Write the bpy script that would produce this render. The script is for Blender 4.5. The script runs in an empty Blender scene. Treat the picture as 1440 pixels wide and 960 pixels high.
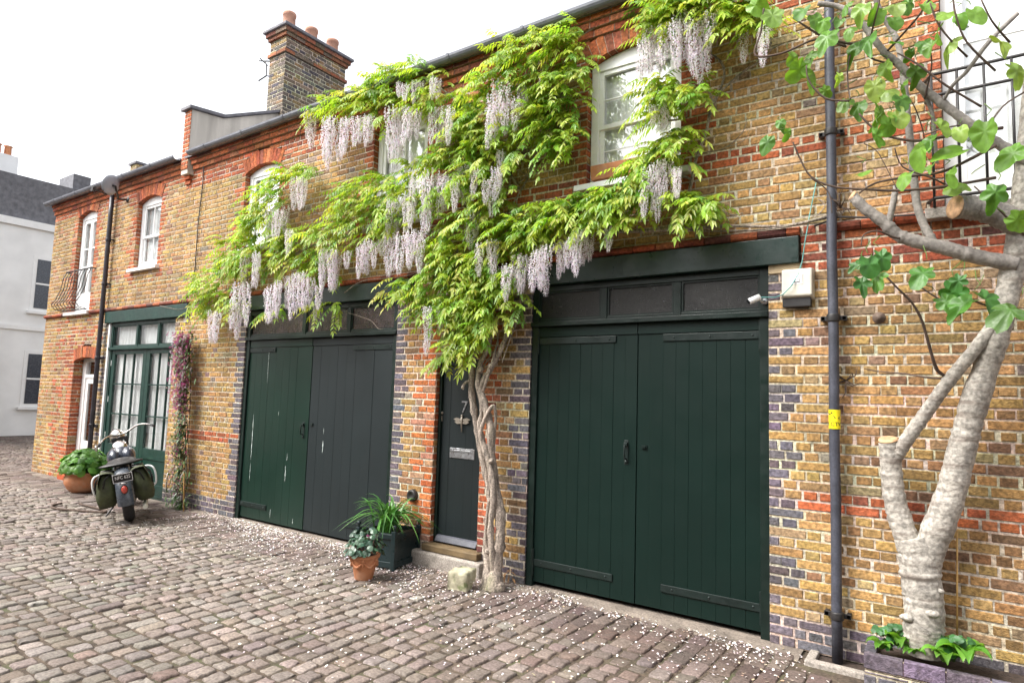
import bpy, math, random
from mathutils import Vector, Matrix, Euler
random.seed(11)
rnd, uni, gau = random.random, random.uniform, random.gauss
R = math.radians
sc = bpy.context.scene
col = sc.collection
V = Vector

# ------------------------------------------------------------------ camera
CAM_F, CAM_H, CAM_D = 897.084, 1.8393, 5.4555
FW = V((-0.56936058, 0.81725276, 0.08903058))
RT = V((0.82171379, 0.56902115, 0.0316446))
UP = V((0.02479865, -0.09117484, 0.99552608))
def at(px, py, y=0.0):
    """pixel of the photograph -> the real point on the vertical plane at depth y"""
    d = FW + RT * ((px - 720) / CAM_F) - UP * ((py - 480) / CAM_F)
    t = (CAM_D + y) / d.y
    return V((d.x * t, y, CAM_H + d.z * t))
cd = bpy.data.cameras.new('camera')
cd.sensor_width = 36; cd.sensor_fit = 'HORIZONTAL'
cd.lens = CAM_F / 1440 * 36
cd.clip_start = 0.05; cd.clip_end = 500
cam = bpy.data.objects.new('camera', cd); col.objects.link(cam)
cam.matrix_world = Matrix(((RT.x, UP.x, -FW.x, 0), (RT.y, UP.y, -FW.y, -CAM_D), (RT.z, UP.z, -FW.z, CAM_H), (0, 0, 0, 1)))
sc.camera = cam

# ------------------------------------------------------------------ materials
def mat(name, base=(.5, .5, .5), rough=.6, metal=0, spec=.5, attr=False, var=.25, vscale=6, fine=0.0, fscale=60,
        bump=0.0, bscale=80, leaf=0.0, dirt=None, dscale=3, damount=.5, coat=0, streak=False, trans_col=None, bands=0, rv=.12):
    m = bpy.data.materials.new(name); m.use_nodes = True
    nt = m.node_tree; N = nt.nodes; L = nt.links
    b = N['Principled BSDF']; out = N['Material Output']
    b.inputs['Roughness'].default_value = rough; b.inputs['Metallic'].default_value = metal
    b.inputs['Specular IOR Level'].default_value = spec
    b.inputs['Coat Weight'].default_value = coat
    tc = N.new('ShaderNodeTexCoord')
    vec = tc.outputs['Object']
    if streak:
        mp = N.new('ShaderNodeMapping'); mp.inputs['Scale'].default_value = (1, 1, .12)
        L.new(vec, mp.inputs['Vector']); vec = mp.outputs['Vector']
    if attr:
        a = N.new('ShaderNodeAttribute'); a.attribute_name = 'Col'; c = a.outputs['Color']
    else:
        a = N.new('ShaderNodeRGB'); a.outputs[0].default_value = (*base, 1); c = a.outputs[0]
    def noise(scale, detail=4, v=None):
        n = N.new('ShaderNodeTexNoise'); n.inputs['Scale'].default_value = scale; n.inputs['Detail'].default_value = detail
        L.new(v or vec, n.inputs['Vector']); return n.outputs['Fac']
    def remap(s, a0, a1, b0, b1):
        r = N.new('ShaderNodeMapRange'); r.inputs[1].default_value = a0; r.inputs[2].default_value = a1
        r.inputs[3].default_value = b0; r.inputs[4].default_value = b1; L.new(s, r.inputs[0]); return r.outputs[0]
    def mixc(kind, fac, x, y):
        k = N.new('ShaderNodeMix'); k.data_type = 'RGBA'; k.blend_type = kind
        if isinstance(fac, float) or isinstance(fac, int): k.inputs[0].default_value = fac
        else: L.new(fac, k.inputs[0])
        for s, q in ((6, x), (7, y)):
            if isinstance(q, tuple): k.inputs[s].default_value = (*q, 1)
            else: L.new(q, k.inputs[s])
        return k.outputs[2]
    def grey(s):
        k = N.new('ShaderNodeCombineColor'); [L.new(s, k.inputs[i]) for i in range(3)]; return k.outputs[0]
    if var: c = mixc('MULTIPLY', 1.0, c, grey(remap(noise(vscale), .3, .7, 1 - var, 1 + var)))
    if fine: c = mixc('MULTIPLY', 1.0, c, grey(remap(noise(fscale, 3, tc.outputs['Object']), .35, .65, 1 - fine, 1 + fine * .6)))
    dv = None
    if bands:
        mp2 = N.new('ShaderNodeMapping'); mp2.inputs['Scale'].default_value = (1, 1, bands); L.new(tc.outputs['Object'], mp2.inputs['Vector']); dv = mp2.outputs['Vector']
    if dirt: c = mixc('MIX', remap(noise(dscale, 8, dv), .52, .68, 0, damount), c, dirt)
    L.new(c, b.inputs['Base Color'])
    if rough < .9 and var: L.new(remap(noise(vscale * 3), .3, .7, max(.02, rough - rv), min(1, rough + rv)), b.inputs['Roughness'])
    if bump:
        bn = N.new('ShaderNodeBump'); bn.inputs['Strength'].default_value = bump; bn.inputs['Distance'].default_value = .01
        L.new(noise(bscale, 5, tc.outputs['Object']), bn.inputs['Height']); L.new(bn.outputs[0], b.inputs['Normal'])
    if leaf:
        t = N.new('ShaderNodeBsdfTranslucent'); ms = N.new('ShaderNodeMixShader'); ms.inputs[0].default_value = leaf
        L.new(mixc('MULTIPLY', 1.0, c, trans_col or (1.5, 1.4, .6)), t.inputs['Color'])
        L.new(b.outputs[0], ms.inputs[1]); L.new(t.outputs[0], ms.inputs[2]); L.new(ms.outputs[0], out.inputs['Surface'])
    return m

def glass_mat(name, tint=(1, 1, 1), refl=1.0):
    m = bpy.data.materials.new(name); m.use_nodes = True; N = m.node_tree.nodes; L = m.node_tree.links
    N.remove(N['Principled BSDF']); t = N.new('ShaderNodeBsdfTransparent'); t.inputs[0].default_value = (*tint, 1)
    g = N.new('ShaderNodeBsdfGlossy'); g.inputs['Roughness'].default_value = .02
    f = N.new('ShaderNodeLayerWeight'); pw = N.new('ShaderNodeMath'); pw.operation = 'POWER'; pw.inputs[1].default_value = 5
    ml = N.new('ShaderNodeMath'); ml.operation = 'MULTIPLY_ADD'; ml.inputs[1].default_value = .9; ml.inputs[2].default_value = .045 * refl; ml.use_clamp = True
    s = N.new('ShaderNodeMixShader'); L.new(f.outputs['Facing'], pw.inputs[0]); L.new(pw.outputs[0], ml.inputs[0]); L.new(ml.outputs[0], s.inputs[0])
    L.new(t.outputs[0], s.inputs[1]); L.new(g.outputs[0], s.inputs[2]); L.new(s.outputs[0], N['Material Output'].inputs[0])
    return m

M = {}
M['brick'] = mat('brickwork', attr=True, rough=.9, spec=.25, var=.24, vscale=1.3, fine=.42, fscale=38, bump=.8, bscale=110, dirt=(.10, .075, .055), dscale=20, damount=.28)
M['oppbrick'] = mat('stock brick', (.30, .20, .11), rough=.9, var=.3, vscale=6)
M['redbrick'] = mat('red brickwork', (.42, .085, .03), rough=.85, spec=.3, var=.3, vscale=9, fine=.25, fscale=50, bump=.4, bscale=110)
M['door_green'] = mat('dark green paint', (.0034, .0135, .0105), rough=.42, spec=.26, var=.10, vscale=1.5, bump=.06, bscale=40, rv=.03)
M['door_green_fresh'] = mat('mid green gloss paint', (.0055, .0215, .0145), rough=.36, spec=.42, var=.15, vscale=1.5, bump=.05, bscale=40, rv=.03)
M['door_reflection_grey'] = mat('green paint with reflection grey', (.0095, .0155, .017), rough=.48, spec=.38, var=.10, vscale=1.5, bump=.06, bscale=40, rv=.03)  # grey of a reflection put into the green door colour
M['frame_green'] = mat('green frame paint', (.0055, .0145, .0115), rough=.4, spec=.4, var=.25, vscale=4, bump=.08, bscale=30)
M['beam_green'] = mat('green beam paint', (.008, .023, .0185), rough=.38, spec=.45, var=.25, vscale=4, bump=.12, bscale=25)
M['left_green'] = mat('bottle green paint', (.008, .034, .026), rough=.4, spec=.45, var=.2, vscale=4, bump=.05, bscale=30)
M['front_door'] = mat('black green paint', (.009, .0135, .0145), rough=.42, spec=.4, var=.12, vscale=2, rv=.03)
M['iron'] = mat('painted iron', (.009, .018, .016), rough=.42, metal=.2, var=.2)
M['black_iron'] = mat('black iron', (.02, .018, .018), rough=.5, var=.3, vscale=20)
M['white'] = mat('white gloss paint', (.84, .84, .83), rough=.35, var=.04, vscale=5)
M['paint_chip'] = mat('bare paint scrape', (.55, .62, .6), rough=.7, var=.2, vscale=40)
M['glass'] = glass_mat('window glass', (.98, .985, .985), 3.0)
M['brown_glass'] = mat('obscure brown glass', (.045, .028, .025), rough=.3, spec=.5, var=.5, vscale=9, fine=.6, fscale=70, bump=.5, bscale=160)
M['dark_glass'] = mat('dirty dark glass', (.016, .015, .014), rough=.35, spec=.4, var=.4, vscale=7, fine=.5, fscale=110, bump=.35, bscale=260)
M['curtain'] = mat('white curtain', (.84, .85, .84), rough=.9, spec=.1, var=.06, vscale=4)
M['room'] = mat('dim interior', (.10, .09, .08), rough=.9, var=.3)
M['gutter'] = mat('grey gutter', (.16, .165, .19), rough=.35, var=.2, vscale=5)
M['pipe'] = mat('grey iron pipe', (.055, .058, .075), rough=.5, var=.35, vscale=6, fine=.2, fscale=60, bump=.12, bscale=60)
M['pipe_dark'] = mat('dark drainpipe', (.028, .022, .028), rough=.45, var=.25)
M['slate'] = mat('roof slate', (.14, .14, .155), rough=.6, var=.3, vscale=8, bump=.4, bscale=20)
M['cement'] = mat('cement render', (.62, .57, .50), rough=.9, var=.35, vscale=2.5, streak=True, dirt=(.14, .12, .1), dscale=3, bump=.3, bscale=60)
M['coping'] = mat('grey coping', (.17, .165, .18), rough=.8, var=.25, vscale=9, bump=.3)
M['stone'] = mat('pale step stone', (.36, .32, .28), rough=.85, var=.2, vscale=8, fine=.35, fscale=70, bump=.3, bscale=70, dirt=(.1, .09, .07), dscale=9)
M['tread'] = mat('worn brown tread', (.14, .095, .045), rough=.7, var=.3, vscale=6, bump=.2)
M['padstone'] = mat('tan padstone', (.45, .35, .22), rough=.85, var=.25, vscale=10, bump=.3)
M['mossy'] = mat('mossy stone', (.40, .37, .26), rough=.95, var=.3, vscale=14, dirt=(.10, .13, .035), dscale=11, damount=.85, bump=.7, bscale=35)
M['sett'] = mat('granite setts', attr=True, rough=.8, spec=.3, var=.2, vscale=1.6, fine=.32, fscale=55, bump=.5, bscale=75, dirt=(.12, .095, .08), dscale=14, damount=.45)
M['ground'] = mat('sandy earth joint', (.085, .062, .043), rough=.95, var=.35, vscale=5, fine=.4, fscale=50, bump=.8, bscale=90, dirt=(.075, .09, .035), dscale=4, damount=.6)
M['petal'] = mat('fallen petal', attr=True, rough=.8, var=0)
M['blossom'] = mat('wisteria blossom', attr=True, rough=.7, spec=.2, var=0, leaf=.5, trans_col=(1.08, 1.05, 1.08))
M['leaf'] = mat('fresh leaf', attr=True, rough=.4, spec=.45, var=.12, vscale=14, leaf=.5, trans_col=(1.5, 1.4, .7))
M['leaf_fig'] = mat('fig leaf', attr=True, rough=.42, spec=.4, var=.2, vscale=25, leaf=.35, trans_col=(1.5, 1.5, .5))
M['leaf_dark'] = mat('glossy leaf', attr=True, rough=.35, spec=.5, var=.2, vscale=25, leaf=.18)
M['bark'] = mat('vine bark', (.31, .255, .21), rough=.9, var=.55, vscale=38, streak=True, fine=.5, fscale=70, bump=.9, bscale=55, dirt=(.16, .17, .08), dscale=5, damount=.6)
M['twig'] = mat('brown twig', (.085, .055, .04), rough=.85, var=.3, vscale=20, bump=.3)
M['fig_bark'] = mat('pale fig bark', (.385, .355, .31), rough=.85, var=.2, vscale=5, fine=.4, fscale=38, bump=.9, bscale=34, dirt=(.17, .135, .11), dscale=4.5, damount=.7, bands=6)
M['fig_twig'] = mat('grey fig branch', (.25, .225, .20), rough=.8, var=.3, vscale=12, fine=.2, fscale=60, bump=.5, bscale=50)
M['cut_wood'] = mat('sawn wood', (.48, .29, .16), rough=.8, var=.3, vscale=35)
M['terracotta'] = mat('terracotta', (.46, .185, .085), rough=.75, var=.22, vscale=7, dirt=(.5, .34, .24), dscale=6, damount=.5, bump=.15)
M['pale_clay'] = mat('pale clay', (.50, .27, .19), rough=.85, var=.25, vscale=8, dirt=(.3, .2, .17), dscale=6, damount=.5)
M['rust'] = mat('rusty bronze', (.11, .075, .055), rough=.75, var=.4, vscale=30, bump=.5)
M['soil'] = mat('dark soil', (.045, .03, .022), rough=1, var=.4, vscale=30, bump=1, bscale=60)
M['planter_green'] = mat('black green planter paint', (.010, .022, .024), rough=.35, var=.2, vscale=5)
M['steel'] = mat('satin steel', (.42, .43, .45), rough=.35, metal=.85, var=.15, vscale=12)
M['pewter'] = mat('old pewter', (.34, .30, .25), rough=.45, metal=.6, var=.25, vscale=30)
M['chrome'] = mat('aged chrome', (.62, .58, .55), rough=.18, metal=1, var=.15, vscale=15)
M['tank'] = mat('slate blue paint', (.032, .038, .055), rough=.25, var=.15, vscale=8, coat=.4)
M['fender'] = mat('grey fender paint', (.055, .065, .08), rough=.28, var=.15, vscale=8, coat=.3)
M['rubber'] = mat('tyre rubber', (.018, .017, .018), rough=.75, var=.2, bump=.4, bscale=60)
M['black_leather'] = mat('black leather', (.015, .013, .012), rough=.42, var=.2, bump=.2)
M['olive'] = mat('olive canvas', (.050, .058, .022), rough=.7, var=.35, vscale=10, dirt=(.03, .03, .02), dscale=8, bump=.3, bscale=50)
M['engine'] = mat('dull alloy', (.16, .15, .14), rough=.45, metal=.6, var=.3, vscale=20)
M['red_lens'] = mat('red lens', (.5, .07, .05), rough=.2, var=.1)
M['plate_black'] = mat('black plate', (.006, .006, .008), rough=.35, var=0)
M['plate_white'] = mat('white lettering', (.8, .8, .8), rough=.5, var=0)
M['sign_yellow'] = mat('yellow sign', (.80, .66, .01), rough=.45, var=.05)
M['sign_black'] = mat('black print', (.01, .01, .01), rough=.6, var=0)
M['cream'] = mat('cream plastic', (.60, .57, .48), rough=.5, var=.12, vscale=7, dirt=(.35, .3, .2), dscale=8, damount=.3)
M['dish'] = mat('grey dish', (.30, .31, .35), rough=.5, var=.1)
M['cable_teal'] = mat('teal cable', (.12, .36, .34), rough=.5, var=.1)
M['cable_dark'] = mat('dark cable', (.035, .03, .03), rough=.7, var=.3)
M['cane'] = mat('bamboo cane', (.50, .30, .10), rough=.6, var=.25, vscale=20)
M['render_white'] = mat('white render', (.84, .84, .83), rough=.9, var=.07, vscale=1.5)
M['dry_leaf'] = mat('dry leaf', (.30, .17, .08), rough=.9, var=.4, vscale=30)
M['pvc'] = mat('white plastic pipe', (.75, .74, .7), rough=.4, var=.05)

# ------------------------------------------------------------------ mesh builder
ORG = {}
class MB:
    def __init__(s): s.v = []; s.f = []; s.c = []; s.s = []; s.col = (1, 1, 1); s.hascol = False
    def add(s, vs, fs, c=None, smooth=False):
        o = len(s.v); s.v.extend([tuple(q) for q in vs]); c = c or s.col
        if c != (1, 1, 1): s.hascol = True
        for f in fs: s.f.append(tuple(o + i for i in f)); s.c.append(c); s.s.append(smooth)
        return o
    def box(s, x0, x1, y0, y1, z0, z1, c=None):
        s.add([(x0, y0, z0), (x1, y0, z0), (x1, y1, z0), (x0, y1, z0), (x0, y0, z1), (x1, y0, z1), (x1, y1, z1), (x0, y1, z1)],
              [(0, 3, 2, 1), (4, 5, 6, 7), (0, 1, 5, 4), (1, 2, 6, 5), (2, 3, 7, 6), (3, 0, 4, 7)], c)
    def obox(s, ctr, size, rot=None, c=None):
        a, b, d = [k / 2 for k in size]; rot = rot or Matrix.Identity(3); ctr = V(ctr)
        vs = [ctr + rot @ V((i * a, j * b, k * d)) for k in (-1, 1) for (i, j) in ((-1, -1), (1, -1), (1, 1), (-1, 1))]
        s.add(vs, [(0, 3, 2, 1), (4, 5, 6, 7), (0, 1, 5, 4), (1, 2, 6, 5), (2, 3, 7, 6), (3, 0, 4, 7)], c)
    def prism(s, poly, y0, y1, c=None):          # poly in xz, extruded along y
        n = len(poly); vs = [(x, y0, z) for x, z in poly] + [(x, y1, z) for x, z in poly]
        s.add(vs, [tuple(range(n)), tuple(range(2 * n - 1, n - 1, -1))] + [((i + 1) % n, i, n + i, n + (i + 1) % n) for i in range(n)], c)
    def prismx(s, poly, x0, x1, c=None):         # poly in yz, extruded along x
        n = len(poly); vs = [(x0, y, z) for y, z in poly] + [(x1, y, z) for y, z in poly]
        s.add(vs, [tuple(range(n)), tuple(range(2 * n - 1, n - 1, -1))] + [((i + 1) % n, i, n + i, n + (i + 1) % n) for i in range(n)], c)
    def tube(s, pts, r, n=8, caps=True, c=None, smooth=True):
        pts = [V(p) for p in pts]; k = len(pts)
        rr = r if isinstance(r, (list, tuple)) else [r] * k
        t0 = (pts[1] - pts[0]).normalized(); ref = V((0, 0, 1)) if abs(t0.z) < .9 else V((0, 1, 0))
        a = t0.cross(ref).normalized(); vs = []
        for i, p in enumerate(pts):
            t = (pts[min(i + 1, k - 1)] - pts[max(i - 1, 0)]).normalized()
            a = (a - t * a.dot(t)).normalized(); b = t.cross(a)
            for j in range(n):
                an = 2 * math.pi * j / n; vs.append(p + (a * math.cos(an) + b * math.sin(an)) * rr[i])
        fs = [(i * n + j, i * n + (j + 1) % n, (i + 1) * n + (j + 1) % n, (i + 1) * n + j) for i in range(k - 1) for j in range(n)]
        o = s.add(vs, fs, c, smooth)
        if caps:
            for e in (tuple(range(n - 1, -1, -1)), tuple((k - 1) * n + j for j in range(n))):
                s.f.append(tuple(o + i for i in e)); s.c.append(c or s.col); s.s.append(False)
    def lathe(s, prof, ctr=(0, 0, 0), n=24, mtx=None, c=None, smooth=True):
        ctr = V(ctr); vs = []
        for r, z in prof:
            for j in range(n):
                an = 2 * math.pi * j / n; q = V((r * math.cos(an), r * math.sin(an), z))
                vs.append(ctr + (mtx @ q if mtx else q))
        k = len(prof)
        s.add(vs, [(i * n + j, i * n + (j + 1) % n, (i + 1) * n + (j + 1) % n, (i + 1) * n + j) for i in range(k - 1) for j in range(n)], c, smooth)
    def ball(s, ctr, rad, n=10, m=7, c=None, mtx=None, jit=0):
        ctr = V(ctr); rad = rad if isinstance(rad, tuple) else (rad,) * 3; vs = []
        for i in range(m + 1):
            th = math.pi * i / m
            for j in range(n):
                an = 2 * math.pi * j / n
                q = V((rad[0] * math.sin(th) * math.cos(an), rad[1] * math.sin(th) * math.sin(an), rad[2] * math.cos(th)))
                if jit: q *= 1 + gau(0, jit)
                vs.append(ctr + (mtx @ q if mtx else q))
        s.add(vs, [(i * n + j, (i + 1) * n + j, (i + 1) * n + (j + 1) % n, i * n + (j + 1) % n) for i in range(m) for j in range(n)], c, True)
    def build(s, name, m, parent=None, bevel=0, kind=None, world=True, label=None):
        me = bpy.data.meshes.new(name); off = V((0, 0, 0))
        if parent is not None and world: off = ORG.get(parent.name, V((0, 0, 0)))
        me.from_pydata([(a[0] - off.x, a[1] - off.y, a[2] - off.z) for a in s.v], [], s.f)
        me.polygons.foreach_set('use_smooth', s.s)
        if s.hascol:
            at_ = me.attributes.new('Col', 'FLOAT_COLOR', 'FACE')
            at_.data.foreach_set('color', [q for c in s.c for q in (*c, 1)])
        me.materials.append(M[m]); me.update()
        o = bpy.data.objects.new(name, me); col.objects.link(o)
        if parent is not None: o.parent = parent; ORG[o.name] = off
        if bevel:
            b = o.modifiers.new('bevel', 'BEVEL'); b.width = bevel; b.segments = 2; b.limit_method = 'ANGLE'
        if kind: o['kind'] = kind
        if label: o['label'] = label
        return o
def tag(o, label, cat, group=None):
    o['label'] = label; o['category'] = cat
    if group: o['group'] = group
    return o
def thing(name, label, cat, loc=(0, 0, 0), group=None):
    o = bpy.data.objects.new(name, None); o.empty_display_size = .1; col.objects.link(o); o.location = loc
    ORG[o.name] = V(loc); return tag(o, label, cat, group)
def textmesh(name, s, size, m, parent, mtx, depth=.002):
    cu = bpy.data.curves.new(name, 'FONT'); cu.body = s; cu.size = size; cu.extrude = depth; cu.align_x = 'CENTER'; cu.align_y = 'CENTER'
    t = bpy.data.objects.new(name + '_tmp', cu); col.objects.link(t)
    me = bpy.data.meshes.new_from_object(t.evaluated_get(bpy.context.evaluated_depsgraph_get()))
    bpy.data.objects.remove(t); me.materials.clear(); me.materials.append(M[m])
    o = bpy.data.objects.new(name, me); col.objects.link(o); me.transform(mtx)
    if parent is not None:
        o.parent = parent
    return o
def smooth_path(pts, sub=4):
    pts = [V(p) for p in pts]; out = []
    for i in range(len(pts) - 1):
        p0, p1, p2, p3 = pts[max(i - 1, 0)], pts[i], pts[i + 1], pts[min(i + 2, len(pts) - 1)]
        for j in range(sub):
            t = j / sub; out.append(.5 * ((2 * p1) + (p2 - p0) * t + (2 * p0 - 5 * p1 + 4 * p2 - p3) * t * t + (3 * p1 - p0 - 3 * p2 + p3) * t ** 3))
    return out + [pts[-1]]
FACE = Matrix.Rotation(R(90), 4, 'X')                    # text in the xz plane facing -y

# ------------------------------------------------------------------ brickwork
CH = .075
def jit(c, k=.16):
    f = max(.45, 1 + gau(0, k)); return tuple(min(.9, max(.01, q * f * (1 + gau(0, .05)))) for q in c)
def pick(*opts, k=.12):
    t = rnd() * sum(w for w, _ in opts)
    for w, c in opts:
        t -= w
        if t <= 0: return jit(c, k)
    return jit(opts[-1][1], k)
def yellow(): return pick((5, (.43, .265, .10)), (4, (.39, .235, .092)), (1.8, (.345, .205, .095)), (1.2, (.38, .265, .145)), (.7, (.28, .165, .09)), (.25, (.25, .19, .15)))
def brown(): return pick((4, (.31, .18, .075)), (3, (.26, .148, .068)), (2, (.35, .215, .085)), (.8, (.20, .115, .068)), (.6, (.27, .19, .12)))
def red(): return pick((5, (.43, .125, .052)), (3, (.38, .108, .048)), (1, (.29, .09, .055)), (1, (.46, .18, .09)))
def darkred(): return pick((4, (.30, .075, .04)), (3, (.20, .06, .04)), (2, (.13, .055, .045)))
def blue(): return pick((5, (.135, .122, .138)), (2, (.165, .148, .165)), (1.3, (.12, .092, .10)))
MORTAR = (.62, .535, .415)
def brick_face(mb, u0, u1, v0, v1, holes=(), colfn=None, xf=None, blocked=None, depth=.0045, stretcher=.215, ch=CH, joint=.0152, mcol=MORTAR, edge=.0035, bond='flemish'):
    """lay courses over [u0,u1]x[v0,v1]; xf(u, v, d) -> world, d = distance out of the wall"""
    xf = xf or (lambda u, v, d: (u, -d, v))
    n0 = int(math.floor(v0 / ch + .001)); n1 = int(math.ceil(v1 / ch - .001))
    for k in range(n0, n1):
        a, b = max(v0, k * ch), min(v1, (k + 1) * ch)
        if b - a < .015: continue
        vc = (a + b) / 2
        bl = [(h[0], h[1]) for h in holes if h[2] < vc < h[3]]
        if blocked: bl += blocked(vc)
        segs = [(u0, u1)]
        for x0, x1 in bl:
            ns = []
            for p, q in segs:
                if x1 <= p or x0 >= q: ns.append((p, q)); continue
                if x0 > p: ns.append((p, x0))
                if x1 < q: ns.append((x1, q))
            segs = ns
        for p, q in segs:
            if q - p < .012: continue
            mc = tuple(min(.8, c * uni(.9, 1.08)) for c in mcol)
            mb.add([xf(p, a, -.003), xf(q, a, -.003), xf(q, b, -.003), xf(p, b, -.003)], [(0, 1, 2, 3)], mc)
        # brick run positions are global so that courses line up across openings
        per = (stretcher + joint) * 1.5 if bond == 'flemish' else stretcher + joint
        off = (k % 2) * (per / 2 if bond != 'flemish' else per * .5) + ((k * 7919) % 5 - 2) * .006
        for p, q in segs:
            i = math.floor((p - off) / per) - 1; cuts = []
            x = off + i * per
            while x < q + .3:
                cuts.append((x, x + stretcher)); x += stretcher + joint
                if bond == 'flemish': cuts.append((x, x + stretcher / 2 - joint / 2)); x += (stretcher + joint) / 2
            bs = [[max(p, s), min(q, e)] for s, e in cuts if min(q, e) - max(p, s) > 0]
            if bond == 'flemish':
                nb_ = []
                for s_, e_ in bs:
                    if e_ - s_ > .2 and rnd() < .22:
                        m_ = s_ + (e_ - s_) * uni(.4, .6); nb_ += [[s_, m_ - joint / 2], [m_ + joint / 2, e_]]
                    else: nb_.append([s_, e_])
                bs = nb_
            # merge slivers at the ends
            if len(bs) > 1 and bs[0][1] - bs[0][0] < .06: bs[1][0] = bs[0][0]; bs.pop(0)
            if len(bs) > 1 and bs[-1][1] - bs[-1][0] < .06: bs[-2][1] = bs[-1][1]; bs.pop()
            j2 = joint / 2
            for s, e in bs:
                if e - s < .025: continue
                s += gau(0, .004) if s > p + .001 else 0; e += gau(0, .004) if e < q - .001 else 0
                c = colfn((s + e) / 2, vc, e - s); d = depth * uni(.6, 1.15)
                lo, hi = a + j2 + gau(0, .0018), b - j2 + gau(0, .0018)
                g = lambda: gau(0, .002)
                i_ = edge
                vs = [xf(s, lo, -.004), xf(e, lo, -.004), xf(e, hi, -.004), xf(s, hi, -.004),
                      xf(s + i_ + g(), lo + i_ + g(), d), xf(e - i_ + g(), lo + i_ + g(), d), xf(e - i_ + g(), hi - i_ + g(), d), xf(s + i_ + g(), hi - i_ + g(), d)]
                mb.add(vs, [(4, 5, 6, 7), (0, 1, 5, 4), (1, 2, 6, 5), (2, 3, 7, 6), (3, 0, 4, 7)], c)
class Arch:
    def __init__(s, x0, x1, z, rise, h=.215):
        s.x0, s.x1, s.z, s.rise, s.h = x0, x1, z, rise, h
        s.xc = (x0 + x1) / 2; s.half = (x1 - x0) / 2; s.r = (s.half ** 2 + rise ** 2) / (2 * rise); s.zc = z + rise - s.r
        s.am = math.asin(s.half / s.r)
    def block(s, v):
        if v < s.z: return []
        if v > s.zc + s.r + s.h: return []
        w = math.sqrt(max(0, (s.r + s.h) ** 2 - (v - s.zc) ** 2))
        w = min(w, (v - s.zc) * math.tan(s.am))
        return [(s.xc - w, s.xc + w)]
    def pts(s, r, n=13): return [(s.xc + r * math.sin(t), s.zc + r * math.cos(t)) for t in [(-1 + 2 * i / (n - 1)) * s.am for i in range(n)]]
    def voussoirs(s, mb, y0=-.011, y1=.10, c=red):
        n = max(7, int(2 * s.am * s.r / .072)); st = 2 * s.am / n
        for i in range(n):
            a0, a1 = -s.am + st * i + .0035 / s.r, -s.am + st * (i + 1) - .0035 / s.r
            o = [(s.xc + q * math.sin(t), s.zc + q * math.cos(t)) for q, t in ((s.r, a0), (s.r, a1), (s.r + s.h, a1), (s.r + s.h, a0))]
            mb.prism(o, y0 + gau(0, .0015), y1, c())
        a, b = s.pts(s.r + .004), s.pts(s.r + s.h - .004)
        for i in range(len(a) - 1): mb.prism([a[i], a[i + 1], b[i + 1], b[i]], -.004, y1 - .004, MORTAR)

# openings (x0, x1, z0, z1)
GL, GR, GH = (-8.595, -5.487, 0, 3.21), (-3.565, -1.245, 0, 3.21), (-12.96, -10.36, 0, 3.21)
DR, DH = (-4.83, -4.17, 0, 2.25), (-14.40, -13.37, 0, 2.31)
W1, W2, W3, W4 = (-8.88, -8.02, 3.93, 5.13), (-6.05, -5.12, 3.93, 5.2), (-2.965, -2.0, 3.93, 5.2), (-.03, 1.08, 3.29, 5.22)
H1, H2 = (-14.80, -13.95, 3.29, 5.26), (-12.27, -11.42, 3.93, 5.18)
def toothed(x, z, e, side, wide, narrow, ph=0):
    """x within a toothed quoin on one side of an edge e (side -1: left of it)"""
    d = (x - e) * side; k = (int(z / CH) + ph) % 6
    return 0 < d < (wide if k < 3 else narrow)
def wallcol(x, z, l):
    k = int(z / CH)
    wins = (W1, W2, W3, W4, H1, H2)
    if z < 3 * CH and x > -13.2: return blue()
    if z < 3.0:
        for o in (GL, GR):
            if toothed(x, z, o[0], -1, .225, .115) or toothed(x, z, o[1], 1, .225, .115): return blue()
        if toothed(x, z, DR[0], -1, .34, .2) : return pick((6, (.48, .15, .05)), (3, (.42, .12, .045)), (1.5, (.38, .2, .13)))
        if toothed(x, z, DR[1], 1, .25, .14): return red() if z > .6 else darkred()
        if toothed(x, z, DH[0], -1, .3, .2) : return red()
        if DH[0] - .9 < x < DH[1] + .05 and rnd() < .35: return red()
        if x < GH[0] and x > DH[1]: return pick((3, (.2, .17, .15)), (2, (.12, .1, .11)), (3, (.36, .24, .11)))
    if x < -10.6 and z < 5.29 and rnd() < .16: return pick((1, (.40, .19, .09)), (1, (.36, .21, .12)))
    if k in (14, 15) and (x > -1.25 + .2 or x < GL[0]) and x > -10.3: return red()
    if k in (52, 53) and x > -5: return red()
    if 2.95 < z < 3.21 and x > -1: return darkred() if rnd() < .55 else red()
    for w in wins:
        if w[2] - .25 < z < w[3] + .25 and (toothed(x, z, w[0], -1, .235, .12, 3) or toothed(x, z, w[1], 1, .235, .12, 3)): return red()
    if z > (5.18 if x > -10.6 else 5.29): return red()
    if 3.21 <= z < 3.3: return darkred()
    if x > -.9 and z < 3.4: return brown() if rnd() < .72 - z * .12 else yellow()  # more brown bricks lower down: shade on this wall put into the colour
    if z < 2.9 and -5.5 < x < -3.4: return brown() if rnd() < .5 else yellow()
    n_ = math.sin(x * 1.9 + z * .7) + math.sin(z * 2.3 - x * .8) + math.sin(x * .55 + 2)
    c = yellow(); f = 1 + .055 * n_
    return tuple(q * f for q in c)

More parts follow.
